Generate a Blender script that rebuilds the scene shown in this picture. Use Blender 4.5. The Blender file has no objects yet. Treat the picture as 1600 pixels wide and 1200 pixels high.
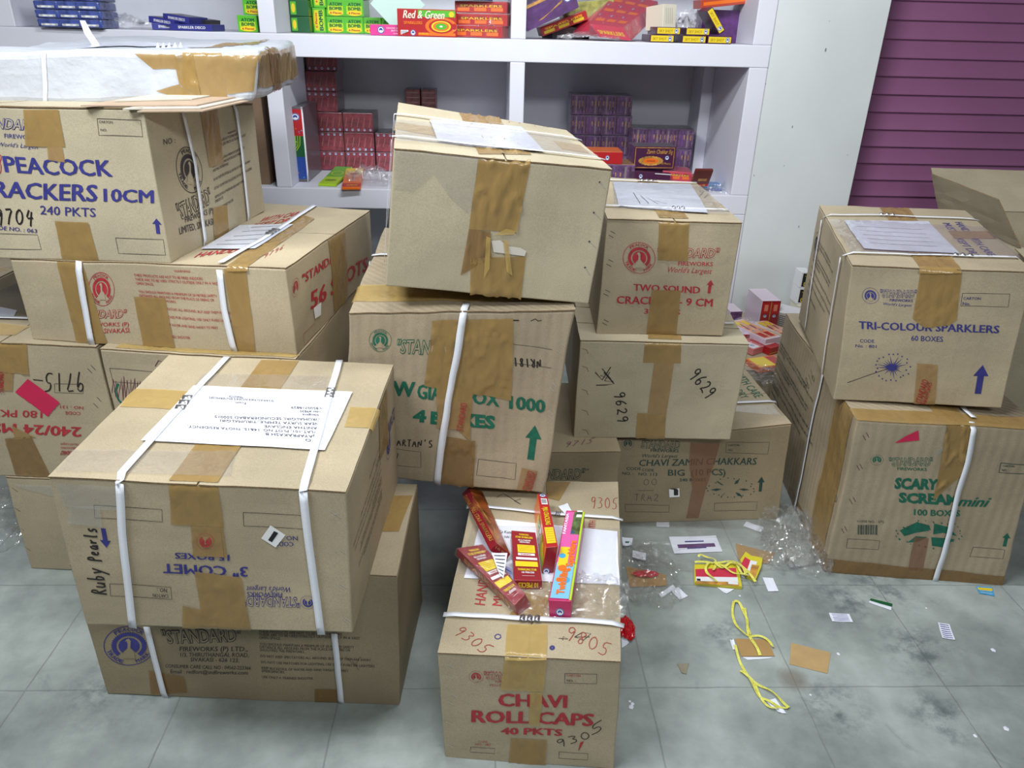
import bpy, math, random
import numpy as np
from mathutils import Matrix, Vector, noise

scn = bpy.context.scene
C = scn.collection
random.seed(7)

# ------------------------------------------------------------------ camera
FPX, EYE = 1176.3, 1.55
_dn = np.array([738-800, 3053-600, FPX]); _fy = np.array([765-800, 35-600, FPX])
_Z = -_dn/np.linalg.norm(_dn); _Y = _fy/np.linalg.norm(_fy)
_Y -= _Z*(_Y@_Z); _Y /= np.linalg.norm(_Y); _X = np.cross(_Y, _Z)
RC = np.stack([_X, _Y, _Z], 1)            # world -> camera (x right, y down, z forward)
EYEP = np.array([0, 0, EYE])
cam = bpy.data.objects.new('camera', bpy.data.cameras.new('camera')); C.objects.link(cam)
cam.data.sensor_width = 36; cam.data.lens = FPX/1600*36; cam.data.clip_start = .02
cam.matrix_world = Matrix([[RC[0][i], -RC[1][i], -RC[2][i], EYEP[i]] for i in range(3)]+[[0, 0, 0, 1]])
scn.camera = cam

def proj(P):
    c = RC@(np.asarray(P, float)-EYEP)
    return np.array([800+FPX*c[0]/c[2], 600+FPX*c[1]/c[2]])
def ray(u, v): return RC.T@np.array([(u-800)/FPX, (v-600)/FPX, 1.])
def atz(u, v, z): d = ray(u, v); return EYEP+(z-EYE)/d[2]*d
def aty(u, v, y): d = ray(u, v); return EYEP+y/d[1]*d

# ------------------------------------------------------------------ light
scn.view_settings.view_transform = 'Standard'; scn.view_settings.look = 'None'
scn.view_settings.exposure = -0.08; scn.view_settings.gamma = 1; scn.view_settings.use_curve_mapping = False
w = bpy.data.worlds.new('room_air'); scn.world = w; w.use_nodes = True
w.node_tree.nodes['Background'].inputs[0].default_value = (.80, .90, 1, 1)
w.node_tree.nodes['Background'].inputs[1].default_value = .07
def area(name, loc, target, sx, sy, power, col=(.93, .97, 1)):
    l = bpy.data.lights.new(name, 'AREA'); l.shape = 'RECTANGLE'; l.size = sx; l.size_y = sy; l.energy = power; l.color = col
    o = bpy.data.objects.new(name, l); C.objects.link(o); o.location = loc
    o.rotation_euler = (Vector(target)-Vector(loc)).to_track_quat('-Z', 'Y').to_euler(); return o
area('ceiling_tube_light', (-1.25, .8, 2.85), (-.4, 1.9, .3), 1.3, .14, 74)
area('ceiling_tube_light', (.2, 1.9, 2.9), (.3, 3.7, .7), 1.3, .14, 56)
area('ceiling_tube_light', (.7, -1.0, 2.8), (.3, 2.6, .6), 1.5, .3, 52)

# ------------------------------------------------------------------ materials
def lin(c): return tuple((x/255/12.92 if x/255 <= .04045 else ((x/255+.055)/1.055)**2.4) for x in c)+(1,)
MATS = {}
def nodes(name):
    m = bpy.data.materials.new(name); m.use_nodes = True; nt = m.node_tree
    return m, nt, nt.nodes['Principled BSDF']
def mat(name, col, rough=.6, metal=0, var=0., scale=8, bump=0., bscale=60, coat=0, stretch=None, spec=None, trans=0, alpha=1):
    if name in MATS: return MATS[name]
    m, nt, b = nodes(name); L = nt.links
    b.inputs['Roughness'].default_value = rough; b.inputs['Metallic'].default_value = metal
    b.inputs['Coat Weight'].default_value = coat; b.inputs['Coat Roughness'].default_value = .15
    b.inputs['Base Color'].default_value = lin(col)
    if spec is not None: b.inputs['Specular IOR Level'].default_value = spec
    tc = nt.nodes.new('ShaderNodeTexCoord'); mp = nt.nodes.new('ShaderNodeMapping'); L.new(tc.outputs['Object'], mp.inputs[0])
    if stretch: mp.inputs['Scale'].default_value = stretch
    if var:
        n = nt.nodes.new('ShaderNodeTexNoise'); n.inputs['Scale'].default_value = scale; n.inputs['Detail'].default_value = 6
        L.new(mp.outputs[0], n.inputs[0])
        r = nt.nodes.new('ShaderNodeValToRGB'); L.new(n.outputs[0], r.inputs[0])
        r.color_ramp.elements[0].position = .3; r.color_ramp.elements[1].position = .7
        r.color_ramp.elements[0].color = lin([c*(1-var) for c in col]); r.color_ramp.elements[1].color = lin([min(255, c*(1+var)) for c in col])
        L.new(r.outputs[0], b.inputs['Base Color'])
    if bump:
        n = nt.nodes.new('ShaderNodeTexNoise'); n.inputs['Scale'].default_value = bscale; n.inputs['Detail'].default_value = 4
        L.new(mp.outputs[0], n.inputs[0]); bp = nt.nodes.new('ShaderNodeBump'); bp.inputs['Strength'].default_value = bump; bp.inputs['Distance'].default_value = .004
        L.new(n.outputs[0], bp.inputs['Height']); L.new(bp.outputs[0], b.inputs['Normal'])
    if alpha < 1: b.inputs['Alpha'].default_value = alpha
    MATS[name] = m; return m

def card_mat(name, col, corr=.0):
    """cardboard: fibre mottling, faint vertical corrugation, scuffs"""
    m, nt, b = nodes(name); L = nt.links; N = nt.nodes.new
    tc = N('ShaderNodeTexCoord')
    n1 = N('ShaderNodeTexNoise'); n1.inputs['Scale'].default_value = 3.5; n1.inputs['Detail'].default_value = 5
    n2 = N('ShaderNodeTexNoise'); n2.inputs['Scale'].default_value = 420; n2.inputs['Detail'].default_value = 3
    L.new(tc.outputs['Object'], n1.inputs[0]); L.new(tc.outputs['Object'], n2.inputs[0])
    r = N('ShaderNodeValToRGB'); L.new(n1.outputs[0], r.inputs[0])
    r.color_ramp.elements[0].position = .3; r.color_ramp.elements[1].position = .72
    r.color_ramp.elements[0].color = lin([c*.90 for c in col]); r.color_ramp.elements[1].color = lin([min(255, c*1.05) for c in col])
    mx = N('ShaderNodeMix'); mx.data_type = 'RGBA'; mx.blend_type = 'MULTIPLY'; mx.inputs[0].default_value = .35
    r2 = N('ShaderNodeValToRGB'); L.new(n2.outputs[0], r2.inputs[0]); r2.color_ramp.elements[0].color = (.55, .5, .42, 1); r2.color_ramp.elements[0].position = .35; r2.color_ramp.elements[1].position = .6
    L.new(r.outputs[0], mx.inputs[6]); L.new(r2.outputs[0], mx.inputs[7]); L.new(mx.outputs[2], b.inputs['Base Color'])
    b.inputs['Roughness'].default_value = .62; b.inputs['Specular IOR Level'].default_value = .35
    wv = N('ShaderNodeTexWave'); wv.wave_type = 'BANDS'; wv.bands_direction = 'DIAGONAL'; wv.inputs['Scale'].default_value = 22; wv.inputs['Distortion'].default_value = .6
    mp = N('ShaderNodeMapping'); mp.inputs['Scale'].default_value = (1, 1, .0); L.new(tc.outputs['Object'], mp.inputs[0]); L.new(mp.outputs[0], wv.inputs[0])
    n3 = N('ShaderNodeTexNoise'); n3.inputs['Scale'].default_value = 14; L.new(tc.outputs['Object'], n3.inputs[0])
    ad = N('ShaderNodeMath'); ad.operation = 'MULTIPLY_ADD'; ad.inputs[1].default_value = corr; L.new(wv.outputs[1], ad.inputs[0]); L.new(n3.outputs[0], ad.inputs[2])
    bp = N('ShaderNodeBump'); bp.inputs['Strength'].default_value = .35; bp.inputs['Distance'].default_value = .004
    L.new(ad.outputs[0], bp.inputs['Height']); L.new(bp.outputs[0], b.inputs['Normal'])
    return m
CARD = card_mat('cardboard', (180, 166, 139), .10)
CARDR = card_mat('cardboard_ribbed', (173, 158, 133), .55)
CARDP = card_mat('cardboard_pale', (184, 173, 147), .05)
CARDD = card_mat('cardboard_dark', (154, 140, 113), .1)
EDGE = mat('cardboard_edge', (120, 98, 70), .8, var=.2, scale=300)
INKB = mat('ink_blue', (52, 52, 122), .6, var=.12, scale=60)
INKR = mat('ink_red', (166, 44, 52), .6, var=.12, scale=60)
INKG = mat('ink_green', (20, 98, 76), .6, var=.12, scale=60)
INKT = mat('ink_teal_black', (36, 66, 62), .6, var=.1, scale=60)
INKK = mat('ink_dark', (52, 46, 52), .65)
MARK = mat('marker_black', (34, 30, 30), .5)
MARKR = mat('marker_red', (150, 62, 52), .5)
MARKP = mat('marker_purple', (96, 44, 66), .5)
STRAP = mat('strap_white', (226, 229, 236), .35, bump=.1, bscale=150)
PAPER = mat('paper_white', (226, 229, 240), .55, var=.02, bump=.15, bscale=14)
PAPERP = mat('paper_wrinkled', (206, 210, 222), .3, var=.05, bump=.5, bscale=22, coat=.5)
STEEL = mat('buckle_steel', (165, 165, 168), .3, metal=.9)
STAPLE = mat('staple_steel', (200, 196, 188), .4, metal=.5)
BLACK = mat('print_black', (24, 24, 26), .5)
WHITE = mat('print_white', (232, 232, 234), .5)
STICK = mat('sticker_white', (232, 232, 232), .4)
PINKT = mat('pink_tape', (196, 36, 78), .35)
TORN = mat('torn_pale_paper', (205, 198, 186), .7)

def tape_mat(name, col, al, rough=.2):
    m, nt, b = nodes(name); L = nt.links; N = nt.nodes.new
    tc = N('ShaderNodeTexCoord')
    n = N('ShaderNodeTexNoise'); n.inputs['Scale'].default_value = 26; n.inputs['Detail'].default_value = 3; n.inputs['Distortion'].default_value = .6
    mp = N('ShaderNodeMapping'); mp.inputs['Scale'].default_value = (1.6, 1.2, .8); L.new(tc.outputs['Object'], mp.inputs[0]); L.new(mp.outputs[0], n.inputs[0])
    r = N('ShaderNodeValToRGB'); L.new(n.outputs[0], r.inputs[0]); r.color_ramp.elements[0].position = .35; r.color_ramp.elements[1].position = .7
    r.color_ramp.elements[0].color = lin([c*.975 for c in col]); r.color_ramp.elements[1].color = lin([min(255, c*1.02) for c in col])
    L.new(r.outputs[0], b.inputs['Base Color']); b.inputs['Roughness'].default_value = rough; b.inputs['Alpha'].default_value = al
    bp = N('ShaderNodeBump'); bp.inputs['Strength'].default_value = .5; bp.inputs['Distance'].default_value = .004; L.new(n.outputs[0], bp.inputs['Height']); L.new(bp.outputs[0], b.inputs['Normal'])
    return m
TAPE = tape_mat('brown_tape', (160, 130, 78), .80)
TAPEY = tape_mat('yellow_brown_tape', (190, 160, 94), .68)
TAPED = tape_mat('dark_brown_tape', (140, 108, 64), .72)
TAPER = tape_mat('reddish_tape', (146, 98, 74), .5)
TAPEL = tape_mat('light_brown_tape', (166, 134, 88), .75)

def clear_mat(name, tint=(1, 1, 1), fac=.18, rough=.12, haze=.06, bscale=12, bstr=.6):
    """clear film: see-through, with gloss and a little milky scatter"""
    m, nt, b = nodes(name); L = nt.links; N = nt.nodes.new; nt.nodes.remove(b)
    out = nt.nodes['Material Output']
    tr = N('ShaderNodeBsdfTransparent'); tr.inputs[0].default_value = tint+(1,)
    gl = N('ShaderNodeBsdfGlossy'); gl.inputs['Roughness'].default_value = rough; gl.inputs[0].default_value = (1, 1, 1, 1)
    df = N('ShaderNodeBsdfDiffuse'); df.inputs[0].default_value = (.8, .82, .85, 1)
    fr = N('ShaderNodeLayerWeight'); fr.inputs[0].default_value = .35
    mr = N('ShaderNodeMapRange'); mr.inputs[3].default_value = fac; mr.inputs[4].default_value = min(1, fac+.38); L.new(fr.outputs['Facing'], mr.inputs[0])
    m1 = N('ShaderNodeMixShader'); m1.inputs[0].default_value = haze; L.new(tr.outputs[0], m1.inputs[1]); L.new(df.outputs[0], m1.inputs[2])
    m2 = N('ShaderNodeMixShader'); L.new(mr.outputs[0], m2.inputs[0]); L.new(m1.outputs[0], m2.inputs[1]); L.new(gl.outputs[0], m2.inputs[2])
    tc = N('ShaderNodeTexCoord'); n = N('ShaderNodeTexNoise'); n.inputs['Scale'].default_value = bscale; n.inputs['Detail'].default_value = 6; n.inputs['Distortion'].default_value = 1
    L.new(tc.outputs['Object'], n.inputs[0]); bp = N('ShaderNodeBump'); bp.inputs['Strength'].default_value = bstr; bp.inputs['Distance'].default_value = .01
    L.new(n.outputs[0], bp.inputs['Height'])
    L.new(bp.outputs[0], gl.inputs['Normal']); L.new(m2.outputs[0], out.inputs[0])
    return m
FILM = clear_mat('clear_plastic_film', fac=.06, rough=.07, haze=.03, bscale=18, bstr=.8)
CTAPE = clear_mat('clear_tape', fac=.07, rough=.2, haze=.07, bscale=30, bstr=.35)
SHRINK = clear_mat('shrink_wrap', fac=.012, rough=.16, haze=.02, bscale=60, bstr=.9)

# ------------------------------------------------------------------ mesh builder
class MB:
    def __init__(s): s.v = []; s.f = []; s.m = []; s.mats = []
    def mi(s, m):
        if m not in s.mats: s.mats.append(m)
        return s.mats.index(m)
    def grid(s, P, m, flip=False):
        """P: rows of points"""
        b = len(s.v); nu = len(P[0]); k = s.mi(m)
        for row in P: s.v += [tuple(p) for p in row]
        for j in range(len(P)-1):
            for i in range(nu-1):
                q = (b+j*nu+i, b+j*nu+i+1, b+(j+1)*nu+i+1, b+(j+1)*nu+i)
                s.f.append(q[::-1] if flip else q); s.m.append(k)
    def poly(s, pts, faces, m):
        b = len(s.v); k = s.mi(m); s.v += [tuple(p) for p in pts]
        for f in faces: s.f.append(tuple(b+i for i in f)); s.m.append(k)
    def box(s, x0, y0, z0, x1, y1, z1, m):
        p = [(x0, y0, z0), (x1, y0, z0), (x1, y1, z0), (x0, y1, z0), (x0, y0, z1), (x1, y0, z1), (x1, y1, z1), (x0, y1, z1)]
        s.poly(p, [(3, 2, 1, 0), (4, 5, 6, 7), (0, 1, 5, 4), (1, 2, 6, 5), (2, 3, 7, 6), (3, 0, 4, 7)], m)
    def build(s, name, parent=None, smooth=False, bevel=0, mw=None):
        me = bpy.data.meshes.new(name); me.from_pydata(s.v, [], s.f)
        for m in s.mats: me.materials.append(m)
        me.polygons.foreach_set('material_index', s.m)
        if smooth: me.polygons.foreach_set('use_smooth', [True]*len(s.f))
        me.update(); o = bpy.data.objects.new(name, me); C.objects.link(o)
        if parent: o.parent = parent
        if mw is not None: o.matrix_world = mw
        if bevel:
            bv = o.modifiers.new('bevel', 'BEVEL'); bv.width = bevel; bv.segments = 2; bv.limit_method = 'ANGLE'
        return o

def tag(o, label=None, cat=None, group=None, kind=None):
    if label: o['label'] = label
    if cat: o['category'] = cat
    if group: o['group'] = group
    if kind: o['kind'] = kind
    return o

# text shapes (the built-in font), cached as meshes
_tc = {}
def glyphs(txt, bold=0., shear=0.):
    k = (txt, bold, shear)
    if k in _tc: return _tc[k]
    cu = bpy.data.curves.new('t', 'FONT'); cu.body = txt; cu.offset = bold; cu.shear = shear; cu.resolution_u = 2
    o = bpy.data.objects.new('t', cu); C.objects.link(o)
    dg = bpy.context.evaluated_depsgraph_get(); dg.update()
    me = bpy.data.meshes.new_from_object(o.evaluated_get(dg))
    V = np.array([v.co[:2] for v in me.vertices]) if len(me.vertices) else np.zeros((0, 2)); F = [tuple(p.vertices) for p in me.polygons]
    bpy.data.objects.remove(o); bpy.data.curves.remove(cu); bpy.data.meshes.remove(me)
    _tc[k] = (V, F); return _tc[k]

HS = {'0': [[(.5, 1), (.15, .8), (.1, .3), (.45, 0), (.85, .25), (.85, .75), (.5, 1)]], '1': [[(.5, 1), (.5, 0)]],
 '2': [[(.1, .8), (.4, 1), (.8, .8), (.6, .45), (.1, .05), (.5, .12), (.95, 0)]], '3': [[(.1, .95), (.6, .95), (.8, .75), (.35, .55), (.8, .4), (.7, .05), (.1, 0)]],
 '5': [[(1, 1.05), (.35, .95), (.25, .55), (.7, .55), (.8, .2), (.5, 0), (.05, .05)]], '6': [[(.7, 1), (.3, .7), (.1, .3), (.3, 0), (.7, .1), (.75, .4), (.4, .5), (.15, .3)]],
 '7': [[(.05, .95), (.85, 1), (.5, .5), (.35, 0)]], '9': [[(.8, .8), (.5, 1), (.15, .85), (.2, .55), (.55, .5), (.8, .85), (.75, .4), (.6, -.1)]],
 '4': [[(.4, 1), (.1, .45), (.9, .5)], [(.7, .9), (.6, -.05)]], '8': [[(.8, .85), (.4, 1), (.2, .75), (.75, .3), (.5, 0), (.15, .2), (.8, .85)]],
 'R': [[(.2, 0), (.25, 1), (.7, .9), (.7, .6), (.3, .5), (.95, 0)]], 'N': [[(.1, 0), (.15, 1), (.8, 0), (.85, 1)]], 'D': [[(.2, 0), (.2, 1), (.8, .7), (.7, .1), (.2, 0)]],
 'u': [[(.15, .6), (.15, .1), (.5, 0), (.8, .2), (.8, .6), (.85, 0)]], 'b': [[(.2, 1.1), (.2, 0), (.7, .05), (.75, .45), (.2, .5)]],
 'y': [[(.1, .6), (.4, .1)], [(.85, .65), (.4, 0), (.1, -.4)]], 'P': [[(.15, -.2), (.2, 1), (.7, .95), (.75, .55), (.25, .45)]], 'e': [[(.15, .3), (.7, .4), (.5, .65), (.15, .45), (.2, .05), (.8, .1)]],
 'a': [[(.75, .6), (.3, .6), (.1, .2), (.4, 0), (.7, .3), (.75, .6), (.85, 0)]], 'r': [[(.2, .6), (.25, 0), (.25, .4), (.8, .6)]], 's': [[(.8, .6), (.3, .6), (.3, .35), (.75, .25), (.6, 0), (.1, .02)]],
 'l': [[(.4, 1.1), (.3, .1), (.6, 0)]], 'A': [[(.05, 0), (.45, 1), (.9, 0)], [(.2, .4), (.75, .4)]], 'T': [[(.05, 1), (.95, 1)], [(.5, 1), (.5, 0)]], 'S': [[(.85, .95), (.3, .95), (.2, .6), (.8, .4), (.7, .02), (.1, .05)]],
 "'": [[(.5, 1.1), (.4, .8)]]}

ORDER = {'flb': (0, 0, 0), 'frb': (1, 0, 0), 'flt': (0, 0, 1), 'frt': (1, 0, 1), 'blb': (0, 1, 0), 'brb': (1, 1, 0), 'blt': (0, 1, 1), 'brt': (1, 1, 1)}
def Rm(yaw, roll, pit):
    return np.array((Matrix.Rotation(yaw, 3, 'Z') @ Matrix.Rotation(roll, 3, 'Y') @ Matrix.Rotation(pit, 3, 'X')))

class Box:
    """a carton or packet: eight corners, six gently uneven faces; prints, tapes and straps follow the surface"""
    def __init__(s, par, obs=(), r=.004, wob=.0016, px=True, seed=0, topoff=0.):
        x, y, z, yaw, roll, pit, s.w, s.d, s.h = par
        s.R = Rm(yaw, roll, pit); s.o = np.array([x, y, z]); s.L = np.array([s.w, s.d, s.h]); s.r = r; s.wob = wob; s.px = px; s.seed = seed*7.3
        s.dl = {k: np.zeros(3) for k in ORDER}; s.cv = (0, 0, 1); s.topoff = topoff
        for k, (u, v) in obs:
            P = s.o+s.R@(np.array(ORDER[k])*s.L); c = RC@(P-EYEP)
            n = np.array([(u-800)/FPX*c[2], (v-600)/FPX*c[2], c[2]])
            s.dl[k] = s.R.T@(RC.T@(n-c))
        s.mw = Matrix.Translation(s.o) @ Matrix(s.R).to_4x4()
        s.body = MB()
    def view(s, ox, oy, sc): s.cv = (ox, oy, sc); return s
    def dist(s, p):
        a = np.clip(p/s.L, -.2, 1.2); q = p.copy()
        for k, c in ORDER.items():
            if s.dl[k].any():
                wt = 1.
                for i in range(3): wt *= a[i] if c[i] else 1-a[i]
                q = q+wt*s.dl[k]
        return q
    FA = {'front': (0, 2, 1, 0, 0), 'back': (0, 2, 1, 1, 1), 'left': (1, 2, 0, 0, 1), 'right': (1, 2, 0, 1, 0), 'top': (0, 1, 2, 1, 0), 'bottom': (0, 1, 2, 0, 1)}
    def raw(s, face, a, b):
        u, v, n, side, flip = s.FA[face]; p = np.zeros(3)
        if face == 'bottom': p[0] = a*s.w; p[1] = (1-b)*s.d; p[2] = 0; return p
        p[u] = ((1-a) if flip else a)*s.L[u]; p[v] = b*s.L[v]; p[n] = side*s.L[n]; return p
    def nrm(s, face):
        n = np.zeros(3); _, _, k, side, _ = s.FA[face]; n[k] = 1 if side else -1; return n
    def surf(s, face, a, b, off=0., flat=False):
        p = s.raw(face, a, b)
        if not flat:                       # past an edge: fold over on to the next face
            e = np.maximum(p-s.L, 0)+np.maximum(-p, 0); m_ = e.sum()
            if m_ > 0: p = np.clip(p, 0, s.L); k_ = s.FA[face][2]; p[k_] += m_ if not s.FA[face][3] else -m_
        if face == 'top' and off: off += s.topoff
        if flat: q = p; d = s.nrm(face); rr = 0
        else:
            r = min(s.r, s.L.min()*.45); q = np.clip(p, r, s.L-r); d = p-q; l = np.linalg.norm(d)
            d = d/l if l > 1e-9 else s.nrm(face); rr = r
        if s.wob:
            nv = noise.noise_vector(Vector(q*5+s.seed)); n2 = noise.noise_vector(Vector(q*17+s.seed))
            q = q+np.array(nv)*s.wob*1.6+np.array(n2)*s.wob*.5
        return s.dist(q+d*(rr+off))
    def inv(s, face, pt):
        """photo point on a face -> face coordinates"""
        if not s.px: return np.array(pt, float)
        ox, oy, sc = s.cv; t = np.array([ox+pt[0]/sc, oy+pt[1]/sc]); x = np.array([.5, .5])
        f = lambda x: proj(s.o+s.R@s.dist(s.raw(face, x[0], x[1])))
        for _ in range(12):
            e = f(x)-t
            if abs(e).max() < .02: break
            J = np.stack([(f(x+[1e-4, 0])-f(x-[1e-4, 0]))/2e-4, (f(x+[0, 1e-4])-f(x-[0, 1e-4]))/2e-4], 1)
            x = np.clip(x-np.linalg.solve(J, e), -.6, 1.6)
        return x
    def fl(s, face):
        u, v = s.FA[face][:2]; return np.array([s.L[u], s.L[v]])
    # ---- pieces
    def shell(s, m, cell=.03, faces=None, mats=None):
        r = min(s.r, s.L.min()*.45)
        def ax(Ln):
            n = max(1, int(round((Ln-2*r)/cell))); return np.array([0, r*.4]+list(np.linspace(r, Ln-r, n+1))+[Ln-r*.4, Ln])/Ln
        for f in (faces or s.FA):
            A, B = (ax(t) for t in s.fl(f)); mm = (mats or {}).get(f, m)
            s.body.grid([[s.surf(f, a, b) for a in A] for b in B], mm)
    def quad(s, mb, face, pts, m, off=.0008, cell=.02, wr=0., inv=True):
        A, B, Cc, D = [(s.inv(face, p) if inv else np.array(p, float)) for p in pts]; L = s.fl(face)
        nu = max(1, int(max(np.linalg.norm((B-A)*L), np.linalg.norm((Cc-D)*L))/cell)+1); nv = max(1, int(max(np.linalg.norm((D-A)*L), np.linalg.norm((Cc-B)*L))/cell)+1)
        rows = []
        for j in range(nv+1):
            row = []
            for i in range(nu+1):
                u, v = i/nu, j/nv; p = A*(1-u)*(1-v)+B*u*(1-v)+Cc*u*v+D*(1-u)*v; e = 0
                if wr:
                    ml = p*L; k = noise.noise(Vector((ml[0]*34+s.seed, ml[1]*9, 3.)))
                    e = wr*max(0, 1-abs(k)*7)
                row.append(s.surf(face, p[0], p[1], off+e))
            rows.append(row)
        # keep normals outward
        n = np.cross(np.array(rows[0][-1])-rows[0][0], np.array(rows[-1][0])-rows[0][0])
        mb.grid(rows, m, flip=float(n@s.nrm(face)) < 0)
    def fan(s, mb, face, pts, m, off=.0009, inv=True):
        Q = [(s.inv(face, p) if inv else p) for p in pts]; P = [s.surf(face, q[0], q[1], off) for q in Q]
        n = len(P); ord_ = list(range(n)); a = sum(Q[i][0]*Q[(i+1) % n][1]-Q[(i+1) % n][0]*Q[i][1] for i in range(n))
        mb.poly(P, [tuple(ord_ if a > 0 else ord_[::-1])], m)
    def ribbon(s, mb, face, pts, wd, m, off=.0008, step=.03, inv=True, closed=False):
        Q = [(s.inv(face, p) if inv else np.array(p, float))*s.fl(face) for p in pts]
        if closed: Q.append(Q[0])
        R = []
        for i in range(len(Q)-1):
            n = max(1, int(np.linalg.norm(Q[i+1]-Q[i])/step)); R += [Q[i]+(Q[i+1]-Q[i])*k/n for k in range(n)]
        R.append(Q[-1]); rows = []
        for i, p in enumerate(R):
            t = R[min(i+1, len(R)-1)]-R[max(i-1, 0)]; t = t/(np.linalg.norm(t)+1e-9); nn = np.array([-t[1], t[0]])*wd/2
            row = []
            for e in (-nn, nn): q = (p+e)/s.fl(face); row.append(s.surf(face, q[0], q[1], off))
            rows.append(row)
        mb.grid(rows, m, flip=True)
    def text(s, face, t, p0, p1, pt, m=INKB, bold=.015, off=.0012, shear=0., mb=None, inv=True):
        strikes = ((0, 0, 0),)
        if 0 < bold < .045:
            k = bold; bold = 0
            strikes = ((-.7*k, 0, 0), (.7*k, 0, .00004)) if k <= .02 else ((-1.1*k, -.3*k, 0), (-.4*k, .3*k, .00004), (.4*k, -.3*k, .00008), (1.1*k, .3*k, .00012))
        V, F = glyphs(t, bold, shear)
        if not len(V): return
        A, B, Cc = [(s.inv(face, p) if inv else np.array(p, float)) for p in (p0, p1, pt)]
        V0 = glyphs(t, 0., shear)[0]; x0, x1 = V0[:, 0].min(), V0[:, 0].max(); yb = 0; ym = V0[:, 1].max()
        for dx, dy, do in strikes:
            P = [s.surf(face, *(A+(B-A)*(x+dx-x0)/(x1-x0)+(Cc-A)*(y+dy-yb)/ym), off+do) for x, y in V]
            (mb or s.body).poly(P, F, m)
    def outline(s, face, t, p0, p1, pt, m=INKB, fill=None, **k):
        s.text(face, t, p0, p1, pt, m, bold=.045, off=.0009, shear=.15, **k); s.text(face, t, p0, p1, pt, fill or CARD, bold=-.002, off=.0015, shear=.15, **k)
    def hand(s, face, t, p0, p1, pt, m=MARK, wd=.0022, off=.001, mb=None, inv=True):
        A, B, Cc = [(s.inv(face, p) if inv else np.array(p, float)) for p in (p0, p1, pt)]; n = len(t)
        for i, c in enumerate(t):
            for st in HS.get(c, []):
                q = [A+(B-A)*((i+x*.82)/n)+(Cc-A)*y for x, y in st]
                # smooth the stroke a little
                q2 = [q[0]]+[p for a, b in zip(q[:-1], q[1:]) for p in (a*.75+b*.25, a*.25+b*.75)]+[q[-1]]
                s.ribbon(mb or s.body, face, q2, wd, m, off, inv=False)
    def scribble(s, face, pts, m, wd=.002): s.ribbon(s.body, face, pts, wd, m, .001)
    def rect(s, face, pts, m=INKK, wd=.0012): s.ribbon(s.body, face, pts, wd, m, .0008, closed=True)
    def para(s, face, lines, TL, TR, BL, m=INKK, inv=True, size=.62, mb=None):
        A, B, Cc = [(s.inv(face, p) if inv else np.array(p, float)) for p in (TL, TR, BL)]; n = len(lines); mx = max(len(l) for l in lines)
        for i, l in enumerate(lines):
            a = A+(Cc-A)*((i+.8)/n); s.text(face, l, a, a+(B-A)*len(l)/mx, a-(Cc-A)*size/n, m, .012, mb=mb, inv=False)
    def arrow(s, face, tail, head, m=INKB, wd=.012, inv=True):
        L = s.fl(face); a, b = [(s.inv(face, p) if inv else np.array(p))*L for p in (tail, head)]; t = b-a; l = np.linalg.norm(t); t /= l; n = np.array([-t[1], t[0]]); hw = wd; hb = b-t*l*.38
        P = [a+n*hw*.42, hb+n*hw*.42, hb+n*hw, b, hb-n*hw, hb-n*hw*.42, a-n*hw*.42]
        s.fan(s.body, face, [p/L for p in P], m, inv=False)
    def disc(s, mb, face, c, ux, uy, r0, r1, m, off, n=32, spikes=0, a0=0, a1=2*math.pi):
        rows = [[], []]
        for i in range(n+1):
            a = a0+(a1-a0)*i/n; k = 1+(.09 if spikes and i % 2 else 0)
            for j, r in enumerate((r0, r1*k)): q = c+ux*math.cos(a)*r+uy*math.sin(a)*r; rows[j].append(s.surf(face, q[0], q[1], off))
        if float(np.cross(np.array(rows[0][1] if r0 else rows[1][1])-rows[1][0], np.array(rows[0][0])-rows[1][0])@s.nrm(face)) > 0: rows = rows[::-1]
        mb.grid(rows, m, flip=True)
    def logo(s, face, c, right, up, m=INKB, bg=None, words=False, mb=None, inv=True):
        """round trade mark: ring, fanned tail, bird"""
        c, r_, u_ = [(s.inv(face, p) if inv else np.array(p, float)) for p in (c, right, up)]; ux = r_-c; uy = u_-c; mb = mb or s.body; bg = bg or CARD
        s.disc(mb, face, c, ux, uy, .965, 1., m, .0008, 40)
        s.disc(mb, face, c, ux, uy, .50, .66, m, .0008, 72, spikes=1, a0=-.85, a1=math.pi+.85)
        s.disc(mb, face, c, ux, uy, 0, .42, m, .0010, 28, a0=-.9, a1=math.pi+.9)
        bird = [(-.26, -.62), (-.20, -.30), (-.06, -.12), (-.05, .14), (-.10, .26), (-.16, .22), (-.10, .34), (.0, .38), (.07, .26), (.06, -.10), (.20, -.30), (.26, -.62)]
        Q = [c+ux*x+uy*y for x, y in bird]; P = [s.surf(face, q[0], q[1], .0014) for q in Q]; mb.poly(P, [tuple(range(len(P)))[::-1]], bg)
        if words:
            for wd, a0, da, flip in (('PEACOCK', 2.2, -.21, 1), ('TRADE', 3.5, .21, -1), ('MARK', 5.15, .21, -1)):
                for i, ch in enumerate(wd):
                    a = a0+da*i; e = np.array([math.cos(a), math.sin(a)]); rr = .76 if flip > 0 else .90
                    th = np.array([e[1], -e[0]])*flip; w_ = .15
                    b0 = e*rr-th*w_/2; b1 = e*rr+th*w_/2; bt = b0+e*.16*flip
                    f = lambda z: c+ux*z[0]+uy*z[1]
                    s.text(face, ch, f(b0), f(b1), f(bt), m, .03, mb=mb, inv=False)
    def staple(s, face, p0, p1, m=None): s.ribbon(s.body, face, [p0, p1], .0016, m or STAPLE, .0012)
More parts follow.
